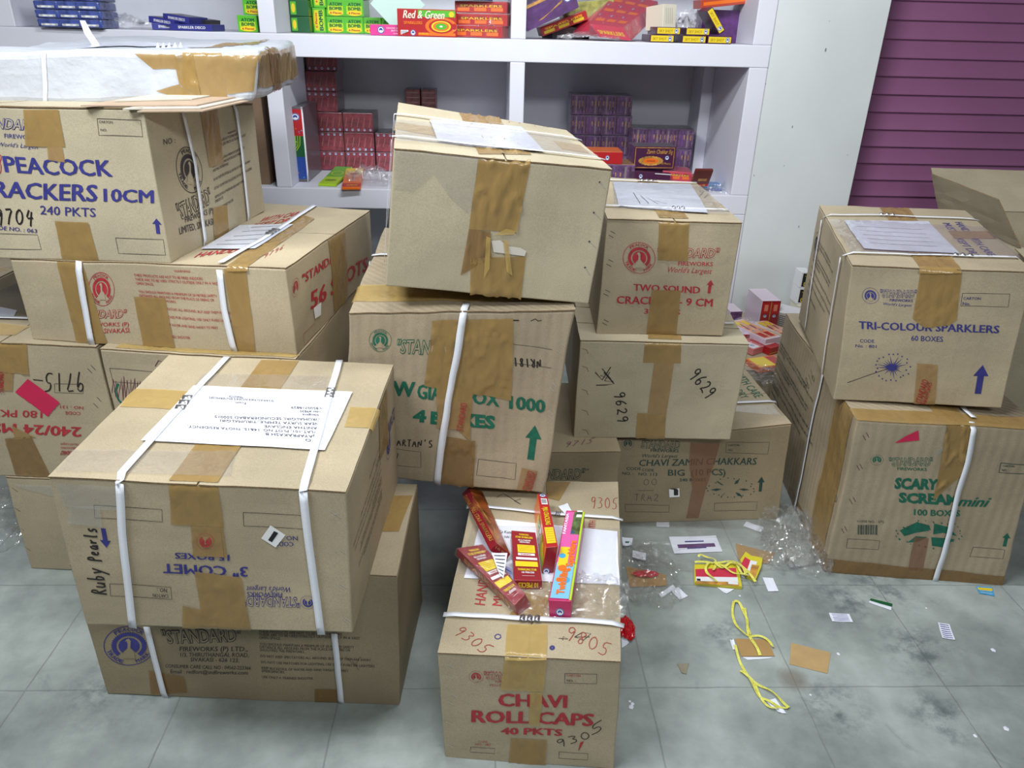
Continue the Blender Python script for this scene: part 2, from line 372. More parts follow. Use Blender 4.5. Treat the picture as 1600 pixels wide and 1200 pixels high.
    # ---- parts
    def finish(s, name, label, cat, group=None, bname=None):
        s.e = bpy.data.objects.new(name, None); C.objects.link(s.e); s.e.matrix_world = s.mw; s.e.empty_display_size = .05
        tag(s.e, label, cat, group); s.part(bname or 'carton_body', s.body); return s.e
    def part(s, name, mb, parent=None, smooth=False, label=None):
        o = mb.build(name, smooth=smooth); o.parent = parent or s.e
        if label: o['label'] = label
        return o
    def tape(s, quads, m=TAPE, wr=.0014, label=None, off=.0016, name='packing_tape', inv=True):
        mb = MB()
        for q in quads: s.quad(mb, q[0], q[1], m, off, .008, wr, inv)
        return s.part(name, mb, smooth=True, label=label)
    def strap(s, segs, wd=.014, buckle=None, off=.0066, inv=True):
        mb = MB()
        for f, pts in segs: s.ribbon(mb, f, pts, wd, STRAP, off, .02, inv)
        o = s.part('strap', mb, smooth=True)
        sd = o.modifiers.new('thickness', 'SOLIDIFY'); sd.thickness = .0009; sd.offset = 1
        if buckle:
            f, p, q = buckle; a = s.inv(f, p)*s.fl(f); b = s.inv(f, q)*s.fl(f); t = (b-a)/np.linalg.norm(b-a); n = np.array([-t[1], t[0]]); bm = MB()
            for k in range(3):
                c0 = a+(b-a)*(k/3+.02); c1 = a+(b-a)*((k+.84)/3); rows = []
                for j in range(7):
                    g = c0+(c1-c0)*j/6; hh = off+.0012+.0042*math.sin(math.pi*j/6)
                    rows.append([s.surf(f, *((g+n*e*wd*.66)/s.fl(f)), hh if abs(e) < .99 else off) for e in (-1, -.85, 0, .85, 1)])
                bm.grid(rows, STEEL, flip=True)
            s.part('buckle', bm, parent=o, smooth=True)
        return o
    def flaps(s, m=CARD, gap=.004, th=.0032, along=0):
        """two top flaps meeting at a seam"""
        for k in (0, 1):
            mb = MB(); g = gap/s.fl('top')[along]/2; lo, hi = ((.002, .5-g), (.5+g, .998))[k]; n = 14
            A = np.linspace(lo, hi, n) if along == 0 else np.linspace(0, 1, 18); B = np.linspace(-.002, 1.002, 18) if along == 0 else np.linspace(lo, hi, n)
            def P(a, b, o): return s.surf('top', a, b, o+.0008*(noise.noise(Vector((a*9+s.seed, b*9, k)))+.5)-s.topoff, flat=True)
            mb.grid([[P(a, b, th) for a in A] for b in B], m)
            for line, fl in (([(a, B[0]) for a in A], 0), ([(a, B[-1]) for a in A], 1), ([(A[0], b) for b in B], 1), ([(A[-1], b) for b in B], 0)):
                mb.grid([[P(a, b, .0002) for a, b in line], [P(a, b, th) for a, b in line]], EDGE, flip=bool(fl))
            s.part('flap', mb)
    def sheet(s, name, face, pts, m=PAPER, off=.0022, label=None, extra=None, wr=0):
        mb = MB(); s.quad(mb, face, pts, m, off, .02, wr)
        if extra: extra(mb)
        return s.part(name, mb, label=label)
    def film(s, face, pts, wr=.001, name='clear_tape', m=None, off=.0028):
        mb = MB(); s.quad(mb, face, pts, m or CTAPE, off, .012, wr); return s.part(name, mb, smooth=True)

WARN = ["THESE PRODUCTS ARE NOT TO BE FIRED INDOORS.", "THESE ARE TO BE USED STRICTLY OUTSIDE ONLY IN A VAST", "OPEN SPACE.", "", "YOU SHOULD MAINTAIN A MINIMUM OF 50 METRES SAFETY",
 "DISTANCE ALL AROUND FROM THE PLACE OF FIRING OR", "SHOOTING THE FIREWORKS.", "", "DO NOT KEEP SPECTATORS ALL AROUND, BUT KEEP THEM FAR AWAY.", "", "DO NOT USE MATCHES FOR LIGHTING, USE ONLY FUSES OR LIGHTERS.", "",
 "KEEP BUCKETFUL OF WATER AND SAND HANDY TO MEET", "EMERGENCIES.", "", "USE ONLY A TRAINED SHOOTER."]
LAB = ["From", "SIVAKASI", "", "To", "SECUNDERABAD", "500015", "", "TELANGANA"]

# ================================================================== the room
WALLM = mat('painted_wall', (216, 216, 226), .6, var=.015, scale=3, bump=.08, bscale=60)
PIERM = mat('painted_pier', (212, 216, 216), .6, var=.02, scale=3, bump=.10, bscale=40)
SCUFF = mat('wall_scuff', (120, 122, 128), .8)
def floor_mat():
    m, nt, b = nodes('polished_stone_tiles'); L = nt.links; N = nt.nodes.new
    tc = N('ShaderNodeTexCoord'); sep = N('ShaderNodeSeparateXYZ'); L.new(tc.outputs['Object'], sep.inputs[0])
    def math_(op, a, b_=None, c=None):
        n = N('ShaderNodeMath'); n.operation = op
        for i, x in enumerate((a, b_, c)):
            if x is None: continue
            if isinstance(x, (int, float)): n.inputs[i].default_value = x
            else: L.new(x, n.inputs[i])
        return n.outputs[0]
    nz = N('ShaderNodeTexNoise'); nz.inputs['Scale'].default_value = 9; L.new(tc.outputs['Object'], nz.inputs[0])
    def joint(sock, o):
        f = math_('FRACT', math_('DIVIDE', math_('ADD', math_('MULTIPLY_ADD', nz.outputs[0], .006, sock), 10*.3957-o-.003), .3957))
        d = math_('ABSOLUTE', math_('SUBTRACT', f, .5)); return math_('GREATER_THAN', d, .4945)
    jm = math_('MAXIMUM', joint(sep.outputs[0], .4248), joint(sep.outputs[1], 1.4128))
    n1 = N('ShaderNodeTexNoise'); n1.inputs['Scale'].default_value = 3.2; n1.inputs['Detail'].default_value = 9; n1.inputs['Roughness'].default_value = .62; L.new(tc.outputs['Object'], n1.inputs[0])
    r1 = N('ShaderNodeValToRGB'); L.new(n1.outputs[0], r1.inputs[0]); e = r1.color_ramp.elements
    e[0].position = .30; e[0].color = lin((112, 120, 118)); e[1].position = .72; e[1].color = lin((178, 186, 182))
    x = r1.color_ramp.elements.new(.5); x.color = lin((146, 154, 150))
    n2 = N('ShaderNodeTexNoise'); n2.inputs['Scale'].default_value = 5.5; n2.inputs['Detail'].default_value = 12; n2.inputs['Roughness'].default_value = .75; n2.inputs['Distortion'].default_value = .8; L.new(tc.outputs['Object'], n2.inputs[0])
    r2 = N('ShaderNodeValToRGB'); L.new(n2.outputs[0], r2.inputs[0]); r2.color_ramp.elements[0].position = .60; r2.color_ramp.elements[1].position = .70
    pm_ = None
    for (u, v, r_) in ((1315, 935, .16), (1435, 1015, .15), (1300, 1105, .13), (1375, 915, .15), (1130, 985, .10), (180, 1078, .16), (1470, 1120, .12), (250, 1010, .12)):
        q = atz(u, v, 0); d = N('ShaderNodeVectorMath'); d.operation = 'DISTANCE'; L.new(tc.outputs['Object'], d.inputs[0]); d.inputs[1].default_value = (q[0], q[1], 0)
        k = N('ShaderNodeMapRange'); k.inputs[1].default_value = r_*.2; k.inputs[2].default_value = r_; k.inputs[3].default_value = 1; k.inputs[4].default_value = 0; L.new(d.outputs['Value'], k.inputs[0])
        pm_ = k.outputs[0] if pm_ is None else math_('MAXIMUM', pm_, k.outputs[0])
    n5 = N('ShaderNodeTexNoise'); n5.inputs['Scale'].default_value = 16; n5.inputs['Detail'].default_value = 10; n5.inputs['Roughness'].default_value = .7; L.new(tc.outputs['Object'], n5.inputs[0])
    gr = N('ShaderNodeMapRange'); gr.inputs[1].default_value = .46; gr.inputs[2].default_value = .62; L.new(n5.outputs[0], gr.inputs[0])
    dirt = math_('MAXIMUM', math_('MULTIPLY', r2.outputs[0], .38), math_('MULTIPLY', math_('MULTIPLY', pm_, gr.outputs[0]), .8))
    q = atz(1240, 1062, 0); d = N('ShaderNodeVectorMath'); d.operation = 'DISTANCE'; L.new(tc.outputs['Object'], d.inputs[0]); d.inputs[1].default_value = (q[0], q[1], 0)
    m1 = N('ShaderNodeMix'); m1.data_type = 'RGBA'; L.new(dirt, m1.inputs[0]); L.new(r1.outputs[0], m1.inputs[6]); m1.inputs[7].default_value = lin((84, 94, 98))
    m2 = N('ShaderNodeMix'); m2.data_type = 'RGBA'; L.new(math_('MULTIPLY', jm, math_('MULTIPLY_ADD', n2.outputs[0], 1.2, -.2)), m2.inputs[0]); L.new(m1.outputs[2], m2.inputs[6]); m2.inputs[7].default_value = lin((92, 98, 96))
    bs = N('ShaderNodeMapRange'); bs.inputs[1].default_value = .020; bs.inputs[2].default_value = .045; bs.inputs[3].default_value = .55; bs.inputs[4].default_value = 0
    L.new(math_('MULTIPLY_ADD', n5.outputs[0], .03, math_('SUBTRACT', d.outputs['Value'], .015)), bs.inputs[0])
    m3 = N('ShaderNodeMix'); m3.data_type = 'RGBA'; L.new(bs.outputs[0], m3.inputs[0]); L.new(m2.outputs[2], m3.inputs[6]); m3.inputs[7].default_value = lin((112, 98, 84))
    L.new(m3.outputs[2], b.inputs['Base Color'])
    n4 = N('ShaderNodeTexNoise'); n4.inputs['Scale'].default_value = 7; L.new(tc.outputs['Object'], n4.inputs[0])
    L.new(math_('MULTIPLY_ADD', n4.outputs[0], .28, .24), b.inputs['Roughness'])
    bp = N('ShaderNodeBump'); bp.inputs['Strength'].default_value = .25; bp.inputs['Distance'].default_value = .002; bp.invert = True
    L.new(math_('ADD', jm, math_('MULTIPLY', n2.outputs[0], .3)), bp.inputs['Height']); L.new(bp.outputs[0], b.inputs['Normal'])
    return m
def struct(name, mb, bevel=0): return tag(mb.build(name, bevel=bevel), kind='structure')
f = MB(); f.box(-3.2, -1.5, -.05, 3.6, 4.2, 0, floor_mat()); struct('floor', f)
LS, US, TS = .832, 1.487, 2.12       # shelf tops
YF, YB = 3.6, 4.35
s_ = MB(); s_.box(-3.2, YB, 0, 1.242, YB+.1, 2.9, mat('alcove_wall', (204, 205, 212), .6, var=.03, scale=4)); struct('wall_back', s_)
s_ = MB(); s_.box(1.242, YF+.008, 0, 1.738, YB+.1, 2.9, PIERM)
for (u, v, r) in ((1290, 78, .006), (1238, 198, .004), (1178, 274, .003), (1248, 354, .004), (1324, 242, .002), (1225, 259, .0025), (1196, 131, .003), (1192, 65, .012), (1296, 33, .002), (1280, 500, .003)):
    p = aty(u, v, YF+.008); s_.poly([(p[0]+r*.6*math.cos(a), YF+.0072, p[2]+r*math.sin(a)*1.6) for a in (0, 1, 2.2, 3.3, 4.5, 5.4)], [(0, 5, 4, 3, 2, 1)], SCUFF)
struct('wall_right', s_, .003)
s_ = MB(); s_.box(-3.2, YF, 2.2, 1.242, YB, 2.9, WALLM); struct('trim_1', s_)
# masonry shelf unit
def shelfboard(name, z, th=.09, x0=-3.2, x1=1.242):
    m = MB(); m.box(x0, YF, z-th, x1, YB, z, WALLM); o = m.build(name, unit, bevel=.004); return o
unit = bpy.data.objects.new('shelf_unit', None); C.objects.link(unit); unit.location = (0, 3.6, 0)
tag(unit, 'white painted built-in wall shelving with square bays holding firework packets', 'shelving')
def up(name, x0, x1, z0, z1, y0=YF+.001):
    m = MB(); m.box(x0, y0, z0, x1, YB, z1, WALLM); m.build(name, unit, bevel=.004)
for z, th in ((LS, .092), (US, .092), (TS, .09)): shelfboard('shelf_board', z, th)
for z0, z1 in ((LS, US-.092), (US, TS-.09), (0, LS-.092)):
    for x0, x1 in ((-3.2, -2.015), (-.987, -.916), (.092, .158), (1.158, 1.242)): up('upright', x0, x1, z0, z1)
up('rear_ledge', 1.10, 1.158, LS, US-.092, 4.14)
for o in unit.children: o.location = -Vector(unit.location)   # meshes are in room coordinates
# rolling shutter
SHM = mat('shutter_purple', (138, 88, 124), .42, var=.04, scale=2, bump=.05, bscale=30)
sh = bpy.data.objects.new('rolling_shutter', None); C.objects.link(sh); sh.location = (2.7, 3.75, 0)
tag(sh, 'purple rolling metal shutter of curved slats beside the white wall', 'shutter')
for k in range(28):
    z1 = 1.600+.079*6-.079*k; z0 = z1-.079
    if z0 < 0: break
    prof = [(3.750, z1), (3.7495, z1-.012), (3.7490, z1-.024), (3.7475, z1-.040), (3.7450, z1-.056), (3.7415, z1-.069), (3.7400, z1-.073), (3.7405, z1-.0765), (3.7470, z1-.0778), (3.750, z1-.079)]
    m = MB(); xs = np.linspace(1.70, 3.7, 2); m.grid([[(x, y, z) for x in xs] for y, z in prof], SHM, flip=True); o = m.build('slat', sh, smooth=True); o.location = -Vector(sh.location)

# ================================================================== cartons
def carton(name_label, par, obs, seed, m=CARD, r=.004, wob=.0016, cell=.03, topoff=.0036, bulge=None):
    b = Box(par, obs, r=r, wob=wob, seed=seed, topoff=topoff); b.shell(m, cell); b.lab = name_label; b.cm = m; return b
def done(b, group='stacked cardboard cartons'): return b.finish('cardboard_carton', b.lab, 'carton', group)

# --- A : upside-down comet carton on top at the left front
b = carton('open-faced large carton with an address sheet and marker words Ruby Pearls, topmost at left front', (-.823, 1.212, .409, -.046, 0, 0, .560, .561, .351),
 [('flt', (75, 747)), ('frt', (542, 771)), ('brt', (615, 572)), ('blt', (264, 557)), ('flb', (133, 976)), ('frb', (551, 989)), ('brb', (622, 754))], 1)
b.lab = 'large carton with printed address sheet and marker words Ruby Pearls'
b.view(60, 550, 2.6667)
for q in ([(232, 638), (515, 655), (518, 706), (235, 690)], [(850, 670), (1100, 682), (1105, 738), (852, 725)], [(298, 965), (555, 980), (560, 1030), (302, 1015)]): b.rect('front', q)
T = lambda *a, **k: b.text('front', *a, **k)
T('NO. :', (540, 985), (498, 983), (540, 1001), INKK); T('CARTON', (545, 1010), (480, 1007), (547, 1023), INKK)
T('CODE', (1060, 792), (985, 790), (1060, 809), INKB); T('NO. :', (1078, 768), (1008, 766), (1079, 785), INKB)
T('15 BOXES', (795, 842), (573, 834), (795, 866), INKB, .03); T('3" COMET', (868, 892), (522, 880), (870, 933), INKB, .03)
T("World's Largest", (1045, 978), (865, 972), (1045, 1000), INKB, .01, shear=.3); T('FIREWORKS', (1012, 1000), (868, 995), (1012, 1018), INKB, .02)
b.outline('front', '"STANDARD"', (1083, 1022), (850, 1014), (1085, 1062)); b.logo('front', (1120, 1043), (1088, 1041), (1121, 1071), INKB)
b.hand('front', 'Ruby', (288, 1012), (266, 896), (222, 1005), MARK, .0038); b.hand('front', 'Pearls', (256, 872), (240, 728), (206, 868), MARK, .0040)
b.arrow('front', (270, 733), (284, 815), INKB, .011)
for p in ((1215, 660), (1235, 672), (1228, 820), (1252, 816), (1245, 965), (1258, 962), (1265, 1107), (1278, 1104)): b.staple('front', p, (p[0]+24, p[1]+18))
b.para('right', WARN[::-1] and WARN, (.62, .28), (.06, .28), (.62, .72), INKK, inv=False)
b.logo('right', (.80, .55), (.74, .55), (.80, .42), INKB, inv=False); b.text('right', 'STANDARD', (.97, .60), (.66, .60), (.97, .70), INKB, inv=False)
done(b); b.flaps()
b.tape([('top', [(543, 545), (745, 553), (1087, 45), (930, 42)]), ('front', [(543, 549), (745, 559), (770, 728), (555, 716)]), ('front', [(635, 722), (766, 728), (785, 850), (648, 848)])])
b.tape([('front', [(655, 908), (740, 905), (850, 950), (885, 1165), (690, 1155)][0:1]+[(845, 935), (886, 1168), (690, 1155)])], wr=.002)
b.tape([('front', [(605, 1055), (700, 1072), (692, 1155), (603, 1145)])])
b.tape([('top', [(340, 235), (610, 250), (660, 175), (400, 160)])], TAPEY, .0004); b.tape([('top', [(1275, 322), (1400, 327), (1432, 243), (1300, 238)])], TAPEY, .0004)
b.tape([('right', [(.60, .98), (.80, .98), (.80, .55), (.60, .60)])], TAPE, inv=False)
b.tape([('front', [(640, 745), (760, 750), (775, 850), (655, 846)])], TAPEL, .0006, off=.0022)
mb = MB(); b.logo('front', (698, 783), (662, 781), (698, 817), INKR, TAPEL, mb=mb); mbv = mb.v
for i, v in enumerate(mbv): mb.v[i] = (v[0], v[1]-.003, v[2])
b.part('printed_seal', mb)
def addr(mb):
    for t, p0, p1, h in (('TO', (1157, 379), (1113, 376), 11), ('JAYAPRAKASH B', (1152, 362), (948, 351), 11), ('FLAT-101, PLOT NO. 14&15, THOTA RESIDENCY,', (1155, 345), (628, 320), 10), ('ANITHA ENCLAVE', (1160, 328), (943, 319), 10),
      ('NEAR SURYA TEMPLE, TIRUMALGIRI', (1168, 311), (762, 294), 10), ('TIRUMALGIRI, SECUNDERABAD 500015', (1175, 293), (738, 279), 10), ('Telangana', (1180, 277), (1098, 273), 9), ('Order #9830', (1190, 263), (1088, 258), 9), ('No:8500718829', (1200, 248), (1052, 242), 9),
      ('From', (865, 225), (822, 222), 9), ('SIVAKASI FIREWORKS ENTERPRISES', (980, 215), (712, 203), 8), ('7904567729', (852, 200), (795, 197), 8)):
        b.text('top', t, p0, p1, (p0[0]+2, p0[1]+h), INKK, .012, .0056, mb=mb)
b.sheet('address_sheet', 'top', [(432, 382), (1195, 422), (1310, 180), (650, 155)], PAPER, .0048, 'white printed address sheet', addr)
b.strap([('top', [(800, 22), (615, 225), (352, 522), (346, 543)]), ('front', [(345, 545), (357, 750), (400, 1137)])], .016, ('top', (630, 200), (588, 258)))
b.strap([('top', [(1255, 52), (1215, 190), (1107, 582)]), ('front', [(1107, 584), (1130, 800), (1180, 1166)])], .016, ('top', (1222, 170), (1210, 208)))
b.sheet('sticker', 'front', [(965, 722), (1028, 762), (985, 812), (925, 775)], STICK, .002, 'white square sticker with a black bar', lambda mb: b.quad(mb, 'front', [(980, 745), (998, 753), (970, 790), (954, 782)], BLACK, .0026))
b.film('top', [(75, 510), (800, 530), (830, 425), (150, 420)], .0022); b.film('front', [(70, 545), (335, 560), (335, 660), (110, 640)], .002)
b.film('front', [(130, 640), (260, 640), (270, 725), (125, 712)], .002); b.film('top', [(650, 150), (1200, 165), (1215, 110), (690, 100)], .002)

# --- B : floor carton under A
b = carton('wide floor carton with round peacock mark and safety print, under the Ruby Pearls carton', (-.949, 1.399, 0, -.051, 0, 0, .747, .376, .4085), [('flb', (167, 1085)), ('frb', (625, 1103)), ('frt', (622, 901)), ('brt', (652, 758))], 2, CARDD)
b.view(120, 780, 2.857)
b.logo('front', (232, 655), (345, 655), (232, 565), INKB, CARDD, True)
b.outline('front', '"STANDARD"', (395, 640), (745, 635), (375, 582), INKK, CARDD)
T('FIREWORKS (P) LTD.,', (462, 675), (765, 680), (462, 655), INKK, .02); T('1/3, THIRUTHANGAL ROAD,', (465, 700), (770, 706), (465, 682), INKK); T('SIVAKASI - 626 123.', (510, 722), (728, 728), (510, 705), INKK)
T('CONSUMER CARE CALL NO : 04562-223366', (395, 750), (778, 762), (395, 735), INKK); T('Email : redfort@stdfireworks.com', (418, 775), (765, 783), (418, 758), INKK)
b.para('front', WARN, (812, 585), (1335, 600), (830, 800), INKK, size=.8)
b.scribble('front', [(1200, 700), (1240, 740), (1270, 700), (1230, 720), (1260, 760)], MARKP, .0012)
done(b); b.flaps()
b.tape([('front', [(320, 765), (480, 790), (492, 862), (330, 872)])], TAPED, .0008); b.tape([('front', [(1060, 845), (1170, 850), (1172, 915), (1062, 908)])], TAPED, .0008)
b.tape([('top', [(1340, 150), (1440, 150), (1500, -10), (1400, -10)])], TAPE)
b.strap([('front', [(315, 560), (360, 740), (397, 884)])], .015); b.strap([('front', [(1152, 590), (1170, 780), (1184, 916)])], .015)

# --- C : floor carton at the left
b = carton('plain carton with stapled edge on the floor, lowest at far left', (-1.393, 1.884, 0, -.069, 0, 0, .76, .5, .334), [('flt', (8, 746)), ('flb', (48, 888))], 3, CARD)
b.view(0, 700, 4)
for p in ((75, 245), (95, 370), (115, 490), (155, 615)): b.staple('front', p, (p[0]+38, p[1]+24), EDGE)
done(b); b.flaps()
b.film('front', [(90, 220), (330, 230), (340, 300), (110, 235)])
# --- D : upside down 240/24
b = carton('carton with upside-down red numbers 240/24, marker 9715 and pink tape', (-1.53, 1.891, .334, -.057, 0, 0, .506, .6, .425), [('frt', (151, 543)), ('frb', (205, 750)), ('flt', (-150, 530)), ('flb', (-60, 742))], 4, CARD)
b.view(0, 500, 5)
b.hand('front', '9715', (662, 418), (330, 408), (660, 560), MARK, .0038)
b.scribble('front', [(335, 470), (258, 462)], MARK, .003)
T('180 PKTS', (330, 712), (-120, 695), (330, 765), INKR, .02); T('240/24 MS', (635, 840), (-60, 800), (635, 912), INKR, .03)
T('CODE', (628, 718), (508, 715), (630, 742), INKR, .01); T('NO : 131', (652, 675), (470, 668), (652, 697), INKR, .01)
T('FIREWORKS', (600, 990), (480, 985), (600, 1005), INKR, .01); T("World's Largest", (615, 962), (478, 958), (615, 980), INKR, .01); T('"STANDARD"', (605, 1022), (475, 1015), (605, 1055), INKR, .03)
b.rect('front', [(425, 495), (650, 500), (650, 572), (425, 565)])
for p in ((685, 375), (712, 350), (735, 650), (760, 600)): b.staple('front', p, (p[0]+36, p[1]+36), INKK)
done(b); b.flaps()
b.tape([('front', [(-200, 150), (212, 192), (228, 420), (-200, 380)])], TAPE, .003); b.tape([('front', [(40, 922), (250, 905), (400, 1225), (120, 1205)])], TAPED, .003); b.tape([('front', [(95, 820), (150, 850), (290, 915), (120, 930)])], TAPEL, .001)
b.tape([('front', [(-60, 400), (105, 405), (100, 550), (-60, 545)])], TAPEL, .0005, off=.0024); 
mb = MB(); b.text('front', 'STANDARD', (35, 560), (32, 400), (-5, 560), INKR, .03, .0036, mb=mb); b.part('tape_print', mb)
b.tape([('front', [(218, 455), (468, 645), (375, 755), (120, 560)])], PINKT, .0012, name='pink_tape_strip', label='torn strip of pink tape')
b.tape([('top', [(-200, 120), (120, 130), (240, 60), (-100, 20)])], TAPEY)
b.sheet('address_sheet', 'top', [(-150, -5), (105, 0), (140, -60), (-60, -100)], PAPERP, .0024)
b.strap([('top', [(-200, 0), (150, 5), (250, 8)])], .014)
# --- E : scribbled
b = carton('carton with purple marker scribble, right of the carton with numbers 240/24', (-1.004, 1.832, .334, -.11, 0, 0, .521, .6, .425), [('flt', (157, 547)), ('frt', (463, 564))], 5, CARD, wob=.003)
b.rect('front', [(173, 576), (239, 581), (242, 602), (178, 597)])
random.seed(3)
pts = [(176+i*2.6+random.uniform(-2, 2), 604+(-12 if i % 2 else 22)+random.uniform(-5, 5)) for i in range(18)]
b.scribble('front', pts, MARKP, .002); b.scribble('front', [(243, 572), (248, 563), (256, 566), (250, 578)], MARKP, .002); b.scribble('front', [(186, 600), (181, 612), (186, 626), (192, 632)], INKG, .006)
done(b); b.flaps(along=1)
b.tape([('top', [(180, 546), (460, 562), (470, 556), (190, 540)])], TAPEY)
# --- F : 56 shots
b = carton('long red-printed carton numbered 56 on its end, under the peacock crackers carton', (-1.215, 1.9, .7635, -.133, 0, 0, .73, .719, .224), [('flt', (15, 406)), ('frt', (448, 421)), ('flb', (50, 531)), ('frb', (464, 556)), ('brt', (578, 329))], 6, CARD, wob=.0024)
b.view(0, 300, 3.3333)
b.logo('front', (530, 505), (597, 508), (524, 416), INKR, None, True); b.outline('front', '"STANDARD"', (395, 652), (658, 655), (395, 612), INKR)
T('FIREWORKS (P)', (445, 695), (670, 698), (445, 675), INKR, .01); T('LIMITED, SIVAKASI.', (412, 732), (678, 732), (412, 708), INKR, .01)
T('WARNING', (905, 416), (990, 418), (905, 405), INKR, .01); b.para('front', WARN, (695, 425), (1200, 445), (780, 755), INKR)
b.text('top', 'WITH CARE', (1345, 170), (1560, 128), (1385, 140), INKR, .02); b.text('top', 'KEPT DRY', (1300, 200), (1520, 160), (1340, 175), INKR, .02); b.text('top', 'HANDLE', (1010, 352), (1235, 322), (1050, 325), INKR, .02)
b.hand('top', '9796', (1370, 355), (1480, 300), (1385, 330), MARKR, .0015)
b.view(0, 0, 1); b.text('right', '56 SHOTS', (487, 482), (572, 422), (486, 455), INKR, .03); b.logo('right', (463, 448), (469, 443), (463, 434), INKR); b.text('right', '"STANDARD"', (474, 442), (535, 398), (473, 428), INKR, .03)
b.rect('right', [(474, 522), (492, 505), (493, 523), (476, 540)], INKR)
done(b); b.flaps(along=1); b.view(0, 300, 3.3333)
b.tape([('front', [(300, 362), (430, 362), (562, 790), (400, 782)])]); b.tape([('front', [(695, 545), (860, 552), (915, 806), (745, 800)])], wr=.0018); b.tape([('top', [(1175, 398), (1290, 400), (1640, 150), (1560, 120)]), ('front', [(1165, 400), (1285, 405), (1332, 842), (1235, 835)])], wr=.0018)
b.tape([('right', [(.42, .02), (.62, .02), (.62, 1), (.42, 1)])], TAPE, inv=False)
b.sheet('address_sheet', 'top', [(1050, 312), (1330, 310), (1530, 180), (1250, 190)], PAPERP, .0045, None, lambda mb: [b.ribbon(mb, 'top', [(1130+i*45, 290-i*22), (1330+i*40, 285-i*24)], .0025, INKK, .0053) for i in range(5)])
b.strap([('front', [(415, 362), (445, 560), (484, 786)])], .017); b.strap([('top', [(1660, 70), (1425, 228), (1150, 388)]), ('front', [(1146, 402), (1170, 600), (1230, 838)])], .016, ('top', (1445, 212), (1395, 245)))
b.sheet('sticker', 'right', [(1633, 600), (1668, 570), (1668, 640), (1640, 660)], STICK, .0025)
# --- G : peacock crackers
b = carton('large carton printed in blue PEACOCK CRACKERS 10CM, under the white wrapped package', (-1.593, 1.949, .9885, -.129, 0, 0, .810, .597, .355), [('flt', (-283, 161)), ('frt', (224, 172)), ('flb', (-200, 395.5)), ('frb', (267, 413)), ('brt', (395, 163)), ('brb', (415, 330))], 7, CARDP)
b.view(0, 0, 3.3333)
T('PEACOCK', (30, 895), (588, 922), (12, 812), INKB, .03); T('CRACKERS', (-120, 1022), (508, 1050), (-125, 938), INKB, .03); T('10CM', (548, 1050), (800, 1056), (545, 985), INKB, .03); T('240 PKTS', (212, 1115), (502, 1130), (210, 1070), INKB, .02)
b.hand('front', '9704', (-20, 1165), (190, 1175), (-25, 1085), MARK, .0044); T('CODE NO. : 063', (-60, 1190), (196, 1212), (-60, 1170), INKB, .02)
b.rect('front', [(507, 618), (735, 630), (745, 714), (517, 705)]); T('CARTON', (518, 641), (588, 645), (517, 628), INKK, .01); T('NO.', (527, 683), (560, 685), (525, 670), INKK, .01)
b.outline('front', '"STANDARD"', (-150, 663), (215, 675), (-150, 610), INKB, CARDP); T('FIREWORKS', (20, 716), (200, 724), (18, 694), INKB, .01); T("World's Largest", (-10, 760), (200, 772), (-12, 738), INKB, .0, shear=.3)
b.hand('front', '3', (-8, 905), (14, 905), (-10, 800), INKR, .002)
b.view(0, 300, 3.3333); b.rect('front', [(-150, 210), (198, 222), (217, 298), (-140, 290)]); b.rect('front', [(602, 240), (850, 248), (862, 330), (617, 322)]); b.arrow('front', (824, 218), (815, 137), INKB, .012)
b.view(0, 0, 3.3333)
b.logo('right', (988, 885), (1056, 900), (982, 766), INKK, CARDP, True); b.text('right', 'NO :', (850, 757), (908, 745), (848, 728), INKK, .01); b.outline('right', '"STANDARD"', (940, 1145), (1108, 1048), (915, 1065), INKK, CARDP)
b.text('right', 'FIREWORKS (P)', (965, 1160), (1110, 1103), (961, 1130), INKK, .01); b.text('right', 'LIMITED, SIVAKASI', (935, 1222), (1110, 1165), (930, 1185), INKK, .01)
b.text('right', 'WARNING', (1185, 700), (1225, 685), (1183, 690), INKK, .01); b.para('right', WARN, (1100, 735), (1300, 665), (1125, 1105), INKK)
done(b); b.flaps(CARDP)
b.tape([('front', [(118, 568), (306, 570), (342, 765), (130, 760)])], wr=.001); b.tape([('front', [(245, 760), (326, 765), (340, 845), (250, 830)])], TAPEL, .0006); b.view(0, 300, 3.3333); b.tape([('front', [(290, 150), (465, 158), (518, 368), (325, 352)])], wr=.0016); b.view(0, 0, 3.3333)
b.tape([('right', [(1040, 570), (1128, 555), (1165, 850), (1090, 870)])]); b.tape([('right', [(1108, 1080), (1180, 1062), (1195, 1235), (1112, 1262)])])
b.strap([('right', [(940, 585), (1005, 850), (1063, 1285)])], .015); b.strap([('right', [(1213, 545), (1250, 800), (1290, 1155)])], .015)
GBOX = b

# --- P : behind, between K and Q
b = carton('carton with dark STANDARD lettering, mostly hidden behind the roll caps carton', (-.05, 2.0, 0, -.01, 0, 0, .46, .5, .355), [('frt', (970, 707))], 8, CARDD)
b.view(840, 480, 3.75); b.outline('front', '"STANDARD"', (-60, 1006), (272, 1002), (-60, 948), INKT, CARDD); b.hand('top', '9715', (150, 825), (320, 800), (170, 795), MARKP, .002); T('oo', (272, 955), (298, 953), (272, 945), INKT)
done(b); b.flaps(CARDD)
